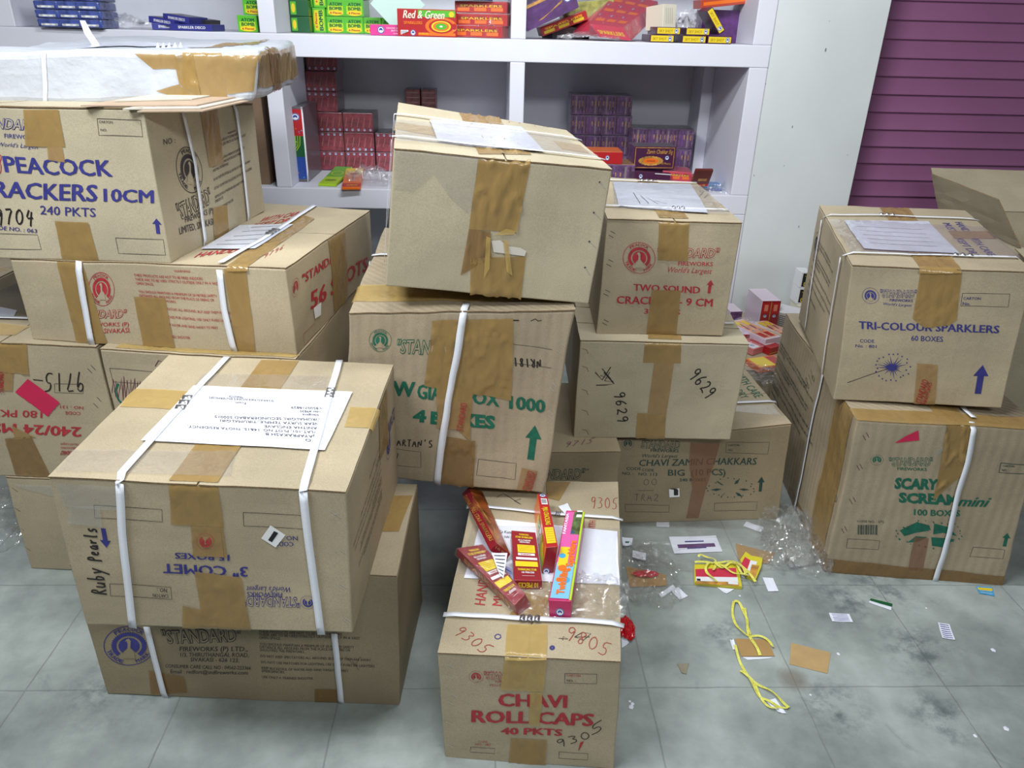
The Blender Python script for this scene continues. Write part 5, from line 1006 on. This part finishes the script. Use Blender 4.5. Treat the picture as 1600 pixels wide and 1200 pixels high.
packet((aty(1138, 477, 3.45)[0], 3.40, Z0, .1, 0, 0, .06, .12, .05), LILAC, 'small white-topped box at the left back of the heap', mats={'front': DPUR})
base = None
PEACH = pm('peach', (226, 154, 110), var=.15, scale=40)
def odec(b): S(b, PEACH, .05, .05, .48, .95, 'top'); S(b, PEACH, .52, .05, .95, .95, 'top'); [(S(b, YEL, .12+.45*k, .7, .38+.45*k, .92, 'top', .001), S(b, RED, .1+.45*k, .08, .4+.45*k, .3, 'top', .001), roundel(b, 'top', .25+.45*k, .42, .07, .05), b.ribbon(b.body, 'top', [(.2+.45*k, .5), (.3+.45*k, .8)], .008, PURP, .001, inv=False)) for k in (0, 1)]
packet((*atz(1196, 534, Z0+.05)[:2], Z0, .45, 0, 0, .09, .24, .06), LILAC, 'box with orange and yellow picture top lying on the heap, left one of two', 'packet', 'orange picture boxes on the heap', dec=odec)
packet((atz(1196, 534, Z0+.05)[0]+.11, atz(1196, 534, Z0+.05)[1]+.02, Z0, .42, 0, 0, .07, .22, .058), CREAM, 'box with orange and yellow picture top lying on the heap, right one of two', 'packet', 'orange picture boxes on the heap', dec=odec)
packet((*atz(1176, 556, Z0)[:2], Z0, .6, 0, 0, .10, .11, .03), pm('rose', (220, 130, 130)), 'flat pink and white packet at the front of the heap', dec=lambda b: (S(b, WHT, .05, .05, .5, .95, 'top'), roundel(b, 'top', .3, .3, .1, .1)))
packet((*atz(1202, 556, Z0)[:2], Z0, .5, 0, 0, .07, .12, .035), RED, 'red packet with white letters at the front of the heap', dec=lambda b: (S(b, WHT, .1, .3, .9, .6, 'top'), S(b, YEL, .0, .0, 1, .3)))
packet((*atz(1185, 585, .262)[:2], Z0, .3, 0, 0, .14, .10, .025), ORG, 'orange and yellow packet nearest the big carton at the front of the heap', dec=lambda b: (S(b, YEL, .05, .05, .6, .95, 'top'), S(b, RED, .65, .1, .95, .9, 'top')))

# ---- five loose packets on the roll caps carton
QZ = .326+.0045
c = lambda u, v: (670+u/4.8, 740+v/4.8)
pk = lambda par, obs, **k: packet(par, obs=[(n, c(*p)) for n, p in obs], px=True, **k)
GOLDP = pm('golden_photo', (120, 64, 30), var=.6, scale=22)
INNER = pm('inner', (92, 22, 30))
def front5(b, ops):
    b.px = True; b.view(670, 740, 4.8); ops(b)
def da(b):
    b.view(670, 740, 4.8); b.text('left', 'TWINKLING STAR SPARKLERS', (255, 170), (460, 510), (285, 160), GOLD, .02); b.text('front', '10 P', (500, 560), (560, 600), (505, 545), GOLD, .02)
    for k in range(7): b.ribbon(b.body, 'top', [(330, 170+8*k), (480, 400), (560-8*k, 560-4*k)], .0012, GOLD, .0008)
pk((.012, 1.501, QZ+.028, .178, .435, -.12, .049, .329, .026), [('flb', (455, 575)), ('flt', (505, 520)), ('frt', (612, 605)), ('frb', (575, 665)), ('blb', (245, 150)), ('blt', (298, 100))], body=MAROON, label='maroon sparkler box with golden picture top, back left on the roll caps carton', mats={'top': GOLDP}, dec=da)
def backprint(b, q):
    """q(x, y): position on the top face, x across, y from the far end"""
    P = lambda x0, y0, x1, y1, m, o=.0008: b.quad(b.body, 'top', [q(x0, y0), q(x1, y0), q(x1, y1), q(x0, y1)], m, o, .1, inv=False)
    Tt = lambda t, x0, x1, y, h, m: b.text('top', t, q(x0, y), q(x1, y), q(x0, y-h), m, .03, .0011, inv=False)
    Tt('TWINKLING', .3, .7, .10, .035, YEL); Tt('STAR SPARKLERS', .15, .85, .16, .04, YEL); Tt('Mfd. by STANDARD', .25, .75, .22, .03, WHT); Tt('FIREWORKS', .3, .7, .26, .025, WHT)
    P(.2, .30, .88, .46, YEL); P(.2, .475, .85, .52, WHT); Tt('WARNING', .3, .7, .512, .025, RED); P(.12, .56, .92, .605, WHT); P(.08, .64, .92, .74, YEL)
    [b.ribbon(b.body, 'top', [q(.25, .325+.03*k), q(.82, .325+.03*k)], .0006, MAROON, .0012, inv=False) for k in range(4)]
    Tt('TWINKLING STAR', .15, .85, .82, .04, YEL); Tt('10 PIECES', .3, .75, .87, .03, WHT); b.ribbon(b.body, 'top', [q(.3, .92), q(.75, .92)], .0008, WHT, .0012, inv=False)
def dcd(b): backprint(b, lambda x, y: (x, 1-y)); b.text('front', '10 PIECES', (.85, .78), (.15, .78), (.85, .25), YEL, .03, inv=False)
pk((.067, 1.318, QZ+.003, .582, -.002, .022, .050, .236, .027), [('blt', (215, 560)), ('brt', (405, 530)), ('frt', (725, 905)), ('flt', (645, 990)), ('flb', (668, 1072)), ('blb', (200, 610))], body=MAROON, label='maroon sparkler box in clear bag, front left on the roll caps carton', dec=lambda b: (backprint(b, lambda x, y: (x, 1-y)), b.text('left', 'SPARKLERS', (.15, .3), (.9, .3), (.15, .75), GOLD, .03, inv=False)), wrap=True)
pk((.070, 1.402, QZ, .017, 0, 0, .066, .196, .027), [('blt', (620, 425)), ('brt', (800, 440)), ('frt', (850, 805)), ('flt', (640, 800)), ('flb', (640, 870)), ('frb', (850, 872))], body=MAROON, label='maroon sparkler box reading 10 PIECES, lying in the middle of the roll caps carton', dec=dcd)
def dd(b):
    b.view(670, 740, 4.8); roundel(b, 'top', .5, .96, .35, .035); S(b, WHT, .25, .78, .85, .9, 'top'); S(b, YEL, .12, .06, .9, .34, 'top'); b.text('top', 'PIJILI CRACKLING', (.3, .72), (.3, .38), (.75, .72), YEL, .03, inv=False)
    [S(b, BLACK, .3+.06*k, .8, .33+.06*k, .88, 'top', .0012) for k in range(8)]; [b.ribbon(b.body, 'top', [(.2, .1+.04*k), (.85, .1+.04*k)], .0006, MAROON, .0012, inv=False) for k in range(6)]
    b.text('front', 'Red & Green', (.25, .1), (.25, .9), (.0, .1), GOLD, .02, inv=False) if 0 else Tx(b, 'Red', .2, .6, .8, .12, GOLD, shear=.3); Tx(b, '& Green', .1, .42, .9, .12, GOLD, shear=.3); roundel(b, 'front', .35, .16, .3, .12)
    for k, mm in enumerate((YEL, GRN, WHT, LIME, YEL)): b.disc(b.body, 'left', np.array([.35+.12*k, .5]), np.array([.06, 0]), np.array([0, .3]), .3, 1, mm, .0008, 20, spikes=1)
    S(b, LIME, .72, .05, .98, .6, 'left', .0007); b.text('left', 'Green', (.35, .3), (.72, .3), (.35, .7), CREAM, .03, inv=False)
pk((.140, 1.458, QZ, .015, .095, -.063, .028, .267, .076), [('blt', (815, 150)), ('brt', (887, 155)), ('frt', (970, 547)), ('flt', (880, 555)), ('flb', (845, 765)), ('frb', (930, 770)), ('blb', (785, 290))], body=RED, label='red box lettered Red & Green, stood on edge on the roll caps carton', mats={'left': ORG, 'front': MAROON}, dec=dd)
def de(b):
    q = lambda x, y: (x, 1-y); P = lambda x0, y0, x1, y1, m, o=.0008, f='top': b.quad(b.body, f, [q(x0, y0), q(x1, y0), q(x1, y1), q(x0, y1)], m, o, .1, inv=False)
    P(.05, .02, .88, .62, pm('soft_pink', (214, 92, 160))); P(.05, .62, .88, .98, pm('soft_cyan', (124, 186, 214))); P(.9, .01, .99, .99, LIME); P(.45, .02, .88, .3, pm('photo_green', (70, 84, 50), var=.5, scale=60), .0011); P(.6, .0, .88, .09, WHT, .0014); P(.1, .45, .55, .66, YEL, .0011)
    for cx, cy, r in ((.25, .55, .16), (.35, .68, .2), (.6, .8, .18), (.3, .8, .14)): b.disc(b.body, 'top', np.array([cx, 1-cy]), np.array([r, 0]), np.array([0, r*.16]), 0, 1, (YEL, LILAC, CYAN, ORG)[int(cx*10) % 4], .0013, 24, spikes=1)
    b.text('top', 'FANTASIA', (.20, .70), (.20, .95), (.05, .70), pm('photo_white', (240, 220, 236)), .04, .0018, inv=False)
    b.text('top', 'Twinkling', (.62, .06), (.62, .32), (.3, .06), ORG, .05, .002, inv=False); b.text('top', 'Sparklers', (.80, .34), (.80, .62), (.5, .34), ORG, .05, .002, inv=False)
    roundel(b, 'top', .55, .72, .1, .02); Tx(b, '10 PIECES', .25, .75, .85, .14, YEL); roundel(b, 'front', .5, .38, .2, .22)
    b.text('left', 'SPARKLERS', (.1, .3), (.9, .3), (.1, .7), YEL, .03, inv=False)
pk((.147, 1.308, QZ, -.200, -.059, -.006, .050, .356, .051), [('blt', (1030, 275)), ('brt', (1170, 280)), ('frt', (1068, 960)), ('flt', (898, 950)), ('flb', (905, 1085)), ('frb', (1065, 1092))], body=pm('magenta', (184, 34, 96)), label='long pink and blue sparkler box at the right on the roll caps carton', mats={'front': pm('magenta', (0, 0, 0))}, dec=de)
# small papers on the carton
def flat(name, label, cat, pts, z, m, group=None, th=.0006, curl=.004, extra=None, view=(0, 0, 1), n=6):
    P = [atz(view[0]+p[0]/view[2], view[1]+p[1]/view[2], z) for p in pts]; A, B_, C_, D_ = P; mb = MB(); o = np.mean(P, axis=0); o[2] = z; rows = []; sd = random.random()*50
    f_ = lambda u, v: (A*(1-u)*(1-v)+B_*u*(1-v)+C_*u*v+D_*(1-u)*v)-o+np.array([0, 0, th+curl*(.5+.5*noise.noise(Vector((u*2.2+sd, v*2.2, sd))))*(abs(u-.5)+abs(v-.5))])
    for v in np.linspace(0, 1, n+1): rows.append([f_(u, v) for u in np.linspace(0, 1, n+1)])
    nz = np.cross(rows[0][-1]-rows[0][0], rows[-1][0]-rows[0][0])[2] < 0
    mb.grid(rows, m, flip=nz)
    if extra: extra(mb, f_)
    ob = mb.build(name, mw=Matrix.Translation(o)); sdm = ob.modifiers.new('thickness', 'SOLIDIFY'); sdm.thickness = th*.6; sdm.offset = -1
    tag(ob, label, cat, group); return ob
def lines(mb, f_, n=4, m=INKK, x0=.12, x1=.88, w_=.035):
    for k in range(n):
        v = (k+.7)/(n+.5); mb.grid([[f_(x0, v)+np.array([0, 0, .0006]), f_(x1, v)+np.array([0, 0, .0006])], [f_(x0, v+w_)+np.array([0, 0, .0006]), f_(x1, v+w_)+np.array([0, 0, .0006])]], m, flip=True)
flat('paper_slip', 'curled white leaflet between the maroon boxes on the roll caps carton', 'paper', [(470, 600), (590, 600), (560, 790), (530, 760)], QZ+.04, PAPER, view=(670, 740, 4.8), extra=lambda mb, f: lines(mb, f, 6))
flat('paper_slip', 'blue and white folded leaflet in front of the maroon box', 'paper', [(545, 680), (620, 720), (640, 850), (560, 790)], QZ+.006, mat('leaflet', (150, 156, 206), .5, var=.3, scale=30), view=(670, 740, 4.8), extra=lambda mb, f: lines(mb, f, 3, VIO))
flat('paper_slip', 'small white paper tag behind the strap on the roll caps carton', 'paper', [(970, 250), (1040, 225), (1075, 290), (1020, 305)], QZ+.01, PAPER, view=(670, 740, 4.8))

# ================================================================== litter on the floor
V1 = (960, 780, 4.706); V2 = (960, 900, 2.5)
FZ = .0004
flat('paper_slip', 'plain white slip near the Zamin Chakkars carton, lying right', 'paper', [(970, 168), (1095, 210), (1075, 248), (945, 200)], FZ, PAPER, view=V1)
flat('paper_slip', 'small white slip touching the front of the Zamin Chakkars carton', 'paper', [(310, 172), (402, 172), (404, 208), (308, 203)], FZ, PAPER, view=V1)
flat('paper_leaflet', 'white leaflet with purple and blue lettering on the floor', 'paper', [(400, 282), (745, 270), (795, 388), (440, 405)], FZ, PAPER, view=V1, extra=lambda mb, f: (lines(mb, f, 1, PURP, .12, .9, .22), lines(mb, f, 2, VIO, .3, .7, .07)))
flat('paper_slip', 'white slip standing out right of the yellow-taped packet', 'paper', [(1088, 578), (1165, 583), (1207, 680), (1130, 680)], FZ, PAPER, view=V1)
flat('paper_slip', 'white slip in front of the brown card scrap, its right arm', 'paper', [(415, 675), (470, 650), (540, 715), (480, 743)], FZ, PAPER, view=V1)
flat('paper_slip', 'white slip in front of the brown card scrap, its left arm', 'paper', [(325, 700), (430, 632), (450, 655), (345, 728)], FZ, PAPER, view=V1)
flat('paper_slip', 'white paper corner under the yellow-taped packet', 'paper', [(755, 650), (880, 665), (825, 698), (790, 680)], FZ, PAPER, view=V1)
flat('paper_slip', 'printed white slip on the open floor, nearer the middle', 'paper', [(837, 146), (917, 150), (932, 182), (850, 178)], FZ, PAPER, view=V2, extra=lambda mb, f: lines(mb, f, 5, VIO))
flat('paper_slip', 'printed white slip on the open floor at right', 'paper', [(1262, 184), (1308, 190), (1330, 252), (1280, 244)], FZ, PAPER, view=V2, extra=lambda mb, f: lines(mb, f, 7, VIO))
flat('paper_strip', 'dark green and white strip on the open floor', 'paper', [(1000, 92), (1085, 112), (1080, 135), (993, 105)], FZ, PAPER, view=V2, extra=lambda mb, f: lines(mb, f, 1, DGRN, 0, 1, -.5))
flat('wrapper_scrap', 'blue and yellow wrapper scrap by the corner of the scary scream carton', 'wrapper', [(1412, 42), (1475, 45), (1485, 80), (1425, 70)], FZ, CYAN, view=V2, extra=lambda mb, f: (lines(mb, f, 1, YEL, .05, .95, -.3), lines(mb, f, 3, WHT)))
BRN = mat('brown_card_scrap', (166, 132, 82), .7, var=.05)
flat('card_scrap', 'brown square of tape lying alone on the open floor', 'card scrap', [(690, 262), (845, 300), (832, 382), (684, 345)], FZ, mat('tan_tape_square', (182, 152, 106), .4, var=.04, scale=20), view=V2, curl=.001)
flat('card_scrap', 'brown card scrap under the red plastic twist', 'card scrap', [(85, 495), (380, 560), (385, 640), (110, 650)], FZ, BRN, view=V1)
flat('card_scrap', 'tan card scrap under the clear film near the right carton', 'card scrap', [(890, 330), (1180, 400), (1130, 480), (910, 450)], FZ, BRN, view=V1)
flat('card_scrap', 'small grey-brown chip of card on the floor beside the roll caps carton', 'card scrap', [(245, 345), (290, 342), (280, 385), (262, 380)], FZ, mat('grey_chip', (140, 132, 112), .8), view=V2)
flat('floor_stain', 'brown stain on the floor in front of the tan tape square', 'stain', [(660, 365), (730, 370), (740, 445), (665, 455)], -.0002, mat('stain', (128, 112, 94), .6, var=.1, scale=20), view=V2, curl=0) if 0 else None
flat('paper_slip', 'white paper bits sticking out beside the roll caps carton', 'paper', [(50, 1005), (95, 1030), (108, 1060), (55, 1100)], FZ, PAPER, view=V1)
flat('paper_slip', 'pale slip with a green ring inside clear film beside the roll caps carton', 'paper', [(55, 283), (135, 290), (128, 342), (60, 345)], .01, PAPER, view=V1, extra=lambda mb, f: lines(mb, f, 1, INKG, .3, .7, .2))
flat('paper_slip', 'white slip inside clear film beside the roll caps carton', 'paper', [(135, 380), (232, 400), (228, 455), (130, 430)], .01, PAPER, view=V1)
for i, (u, v) in enumerate(((60, 490), (70, 500), (66, 512), (766, 465), (1410, 625), (1530, 597), (1218, 126), (875, 305), (1480, 290), (490, 78))):
    p = atz(960+u/2.5, 900+v/2.5, 0); mb = MB(); r = .004+.002*(i % 3); mb.poly([(r*math.cos(a)*random.uniform(.7, 1), r*math.sin(a), .0008) for a in (0, 1.2, 2.5, 3.7, 5)]+[(0, 0, .002)], [(0, 1, 5), (1, 2, 5), (2, 3, 5), (3, 4, 5), (4, 0, 5)], PAPER)
    tag(mb.build('paper_crumb', mw=Matrix.Translation(p)), 'tiny white paper crumb on the stone floor', 'paper crumb', 'tiny paper crumbs on the floor')
# yellow tape bands
INKO = mat('ink_olive', (120, 118, 50), .6)
YT = mat('yellow_printed_tape', (218, 214, 98), .4, var=.05, scale=60)
def band(mb, pts, wd, z0=.003, m=YT, view=V2, zs=None, ink=True):
    W = [atz(view[0]+p[0]/view[2], view[1]+p[1]/view[2], 0) for p in pts]; Q = []
    for i in range(len(W)-1):
        for k in range(8):
            t = k/8; p0 = W[max(i-1, 0)]; p1 = W[i]; p2 = W[i+1]; p3 = W[min(i+2, len(W)-1)]
            Q.append(.5*((2*p1)+(-p0+p2)*t+(2*p0-5*p1+4*p2-p3)*t*t+(-p0+3*p1-3*p2+p3)*t**3))
    Q.append(W[-1]); rows = []
    for i, p in enumerate(Q):
        t = Q[min(i+1, len(Q)-1)]-Q[max(i-1, 0)]; t /= np.linalg.norm(t)+1e-9; n = np.array([-t[1], t[0], 0]); z = z0+.003*(1+math.sin(i*.4)); a = .7*math.sin(i*.23)
        rows.append([p+np.array([0, 0, z])-n*wd/2*math.cos(a)-np.array([0, 0, wd/2*math.sin(a)*.3]), p+np.array([0, 0, z])+n*wd/2*math.cos(a)+np.array([0, 0, wd/2*math.sin(a)*.3])])
    mb.grid(rows, m)
    if ink:
        for i in range(2, len(rows)-2, 3): a, b_ = rows[i]; c_, d_ = rows[i+1]; up_ = np.array([0, 0, .0005]); mb.grid([[a*.62+b_*.38+up_, a*.45+b_*.55+up_], [a*.42+c_*.2+b_*.18+d_*.2+up_, a*.3+c_*.15+b_*.35+d_*.2+up_]], INKO)
mb = MB()
band(mb, [(465, 105), (460, 150), (480, 205), (515, 235), (560, 240), (605, 262), (620, 285)], .008); band(mb, [(465, 105), (490, 115), (515, 170), (520, 220), (545, 270), (568, 315)], .009); band(mb, [(508, 130), (515, 180), (530, 235)], .007)
band(mb, [(470, 275), (485, 330), (520, 395), (555, 460), (590, 490), (630, 510), (675, 522)], .008); band(mb, [(490, 375), (540, 415), (590, 445), (640, 480), (680, 520)], .008); band(mb, [(545, 425), (570, 480), (610, 520), (640, 522)], .007)
yt = mb.build('tape_band'); tag(yt, 'long tangled band of yellow printed tape on the open floor', 'tape band'); 
flat('card_scrap', 'brown card with a white edge under the long yellow tape band', 'card scrap', [(470, 245), (598, 248), (626, 313), (495, 315)], .0015, BRN, view=V2, curl=.001)
flat('paper_slip', 'white card edge below the brown card with yellow tape', 'paper', [(500, 317), (620, 318), (600, 323), (520, 328)], FZ, PAPER, view=V2, curl=.001)
flat('paper_slip', 'narrow white scrap at the upper left of the brown card with yellow tape', 'paper', [(450, 252), (465, 250), (478, 285), (463, 290)], FZ, PAPER, view=V2)
flat('paper_slip', 'torn white scrap at the far end of the long yellow tape band', 'paper', [(590, 490), (628, 480), (672, 540), (640, 535)], FZ, PAPER, view=V2)
YELP = mat('packet_border_yellow', (206, 194, 52), .4)
def torn(name, label, pts, th, m, dec=None):
    P = [atz(V1[0]+p[0]/V1[2], V1[1]+p[1]/V1[2], 0) for p in pts]; mb = MB(); n = len(P); top = [p+np.array([0, 0, th]) for p in P]
    mb.poly([tuple(p+np.array([0, 0, .001])) for p in P]+[tuple(p) for p in top], [tuple(range(n))[::-1], tuple(range(n, 2*n))]+[(i, (i+1) % n, n+(i+1) % n, n+i) for i in range(n)], m)
    for q, mm, dz in (dec or []):
        Q = [atz(V1[0]+p[0]/V1[2], V1[1]+p[1]/V1[2], th)+np.array([0, 0, dz]) for p in q]; mb.poly([tuple(p) for p in Q], [tuple(range(len(Q)))], mm)
    o = mb.build(name); me = o.data; import bmesh; bm = bmesh.new(); bm.from_mesh(me); bmesh.ops.recalc_face_normals(bm, faces=bm.faces); bm.to_mesh(me); bm.free(); tag(o, label, 'packet'); return o
torn('torn_packet', 'torn flat packet with yellow border and pink print, tied with yellow tape', [(585, 500), (900, 490), (935, 665), (585, 632)], .012, YELP, [([(595, 515), (895, 505), (900, 575), (598, 570)], CRIM, .0005), ([(600, 570), (905, 575), (910, 610), (600, 602)], WHT, .0006), ([(600, 602), (912, 612), (918, 640), (600, 622)], GOLD, .0006), ([(605, 585), (632, 587), (634, 602), (607, 600)], BLK, .001), ([(835, 608), (908, 612), (910, 630), (838, 625)], WHT, .001)])
torn('torn_packet', 'ripped end piece of a pink and yellow packet, beside the tied one', [(920, 470), (960, 410), (1000, 440), (1085, 455), (1075, 520), (1035, 612), (970, 585)], .014, YELP, [([(925, 490), (960, 425), (1000, 450), (960, 560)], CRIM, .0005), ([(1000, 450), (1050, 460), (1010, 560), (965, 560)], WHT, .0006), ([(1010, 480), (1065, 490), (1030, 590), (985, 570)], GOLD, .001)])
mb = MB(); band(mb, [(585, 497), (700, 500), (800, 495), (900, 500), (950, 545), (1030, 640)], .009, .016, view=V1); band(mb, [(690, 500), (665, 545), (700, 600), (745, 640)], .009, .016, view=V1); band(mb, [(720, 500), (780, 540), (850, 500), (900, 530), (940, 590), (980, 560)], .008, .018, view=V1); band(mb, [(610, 460), (640, 448), (700, 470), (740, 500), (720, 560)], .008, .018, view=V1)
band(mb, [(760, 520), (830, 560), (900, 590), (960, 600), (930, 540), (850, 510)], .007, .02, view=V1)
tag(mb.build('tape_band'), 'knot of yellow printed tape tied round the torn packet', 'tape band')

# ---- crumpled clear plastic
def crumple(name, label, c, size, seed, n=34, amp=.35, m=None, flatz=None, cat='plastic bag', rot=0):
    """crumpled sheet of film, folded over itself"""
    mb = MB(); rows = []; sx, sy, sz = size
    for j in range(n+1):
        row = []
        for i in range(n+1):
            u, v = i/n*2-1, j/n*2-1; r = math.hypot(u, v); k = 1/max(1, r*1.0)
            p = Vector((u*2+seed, v*2, seed*.7)); q = noise.noise_vector(p)*.5+noise.noise_vector(p*2.6)*.35+noise.noise_vector(p*6)*.16
            rd = 1-abs(noise.noise(p*1.7))*2; z = max(0, .5*(1-r*.75)+rd*.35*amp*2+q.z*amp)
            x = (u*k+q.x*amp)*sx/2; y = (v*k+q.y*amp)*sy/2; ca, sa = math.cos(rot), math.sin(rot)
            row.append((x*ca-y*sa, x*sa+y*ca, .001+z*sz))
        rows.append(row)
    mb.grid(rows, m or FILM); o = mb.build(name, mw=Matrix.Translation(Vector(c)), smooth=False); tag(o, label, cat); return o
crumple('plastic_bag', 'crumpled clear plastic bag on the right side of the roll caps carton top', (atz(918, 935, QZ)[0], atz(918, 935, QZ)[1], QZ), (.20, .16, .05), 3)
crumple('plastic_bag', 'crumpled clear bag mouth at the front of the roll caps carton top', (atz(840, 945, QZ)[0], atz(840, 945, QZ)[1], QZ), (.13, .10, .035), 8)
p = atz(1240, 865, 0); crumple('plastic_bag', 'big crumpled clear bag at the foot of the scary scream carton', (p[0], p[1], 0), (.26, .26, .09), 12, 44)
p = atz(1120, 850, 0); crumple('plastic_film', 'wide sheet of clear film spread on the floor between the cartons', (p[0], p[1], 0), (.70, .34, .022), 15, 60, .25, cat='plastic film')
p = atz(1010, 900, 0); crumple('plastic_bag', 'clear bag on the floor right of the roll caps carton', (p[0], p[1], 0), (.20, .30, .05), 21, 40)
p = atz(1225, 745, 0); crumple('plastic_film', 'clear film hanging down between the two right cartons', (1.02, 2.0, 0), (.20, .34, .16), 25, 40, cat='plastic film')
p = atz(1175, 530, Z0); crumple('plastic_bag', 'crumpled clear bag on the heap by the wall', (p[0], p[1]+.02, Z0), (.30, .34, .09), 31, 44)
crumple('plastic_bag', 'crumpled clear bag at the front of the heap by the wall', (atz(1195, 590, Z0)[0], atz(1195, 590, Z0)[1], Z0), (.26, .2, .06), 34, 40)
crumple('plastic_bag', 'crumpled clear bag on the lower shelf beside the orange packet', (aty(575, 280, 3.7)[0], 3.72, LS), (.24, .18, .13), 41, 36)
crumple('plastic_bag', 'crumpled clear bag at the right end of the middle upper bay', (aty(770, 50, 3.72)[0], 3.74, US), (.16, .18, .14), 44, 36)
crumple('plastic_bag', 'crumpled clear bag under the crimson bundle in the right upper bay', (aty(925, 58, 3.68)[0], 3.70, US), (.30, .18, .05), 47, 36)
crumple('plastic_bag', 'crumpled clear bag at the back of the right upper bay', (aty(1090, 40, 3.9)[0], 3.93, US), (.36, .16, .22), 50, 36)
crumple('plastic_bag', 'grey clear bag beside the blue foil packs on the left upper shelf', (aty(185, 42, 3.75)[0], 3.76, US), (.22, .2, .10), 53, 36)
crumple('plastic_bag', 'clear plastic on the floor at the far left edge', (-1.62, 2.12, 0), (.36, .36, .10), 57, 40)
crumple('plastic_bag', 'clear plastic beside the raised flap at the right edge', (1.63, 2.62, .5465), (.16, .3, .12), 60, 36)
crumple('plastic_bag', 'clear plastic with the blue booklet on the lower right shelf', (aty(1120, 290, 3.66)[0], 3.70, LS), (.12, .14, .05), 63, 30)
REDF = mat('red_plastic', (196, 18, 34), .25, coat=.5)
p = atz(960+225/4.706, 780+560/4.706, 0); crumple('plastic_twist', 'twisted piece of red plastic on the brown card scrap', (p[0], p[1], .002), (.085, .03, .02), 71, 16, .3, REDF, cat='plastic scrap')
p = atz(976, 985, 0); crumple('plastic_twist', 'red plastic scrap poking out right of the roll caps carton', (p[0]+.005, p[1], .0), (.05, .09, .035), 75, 18, .3, REDF, cat='plastic scrap')
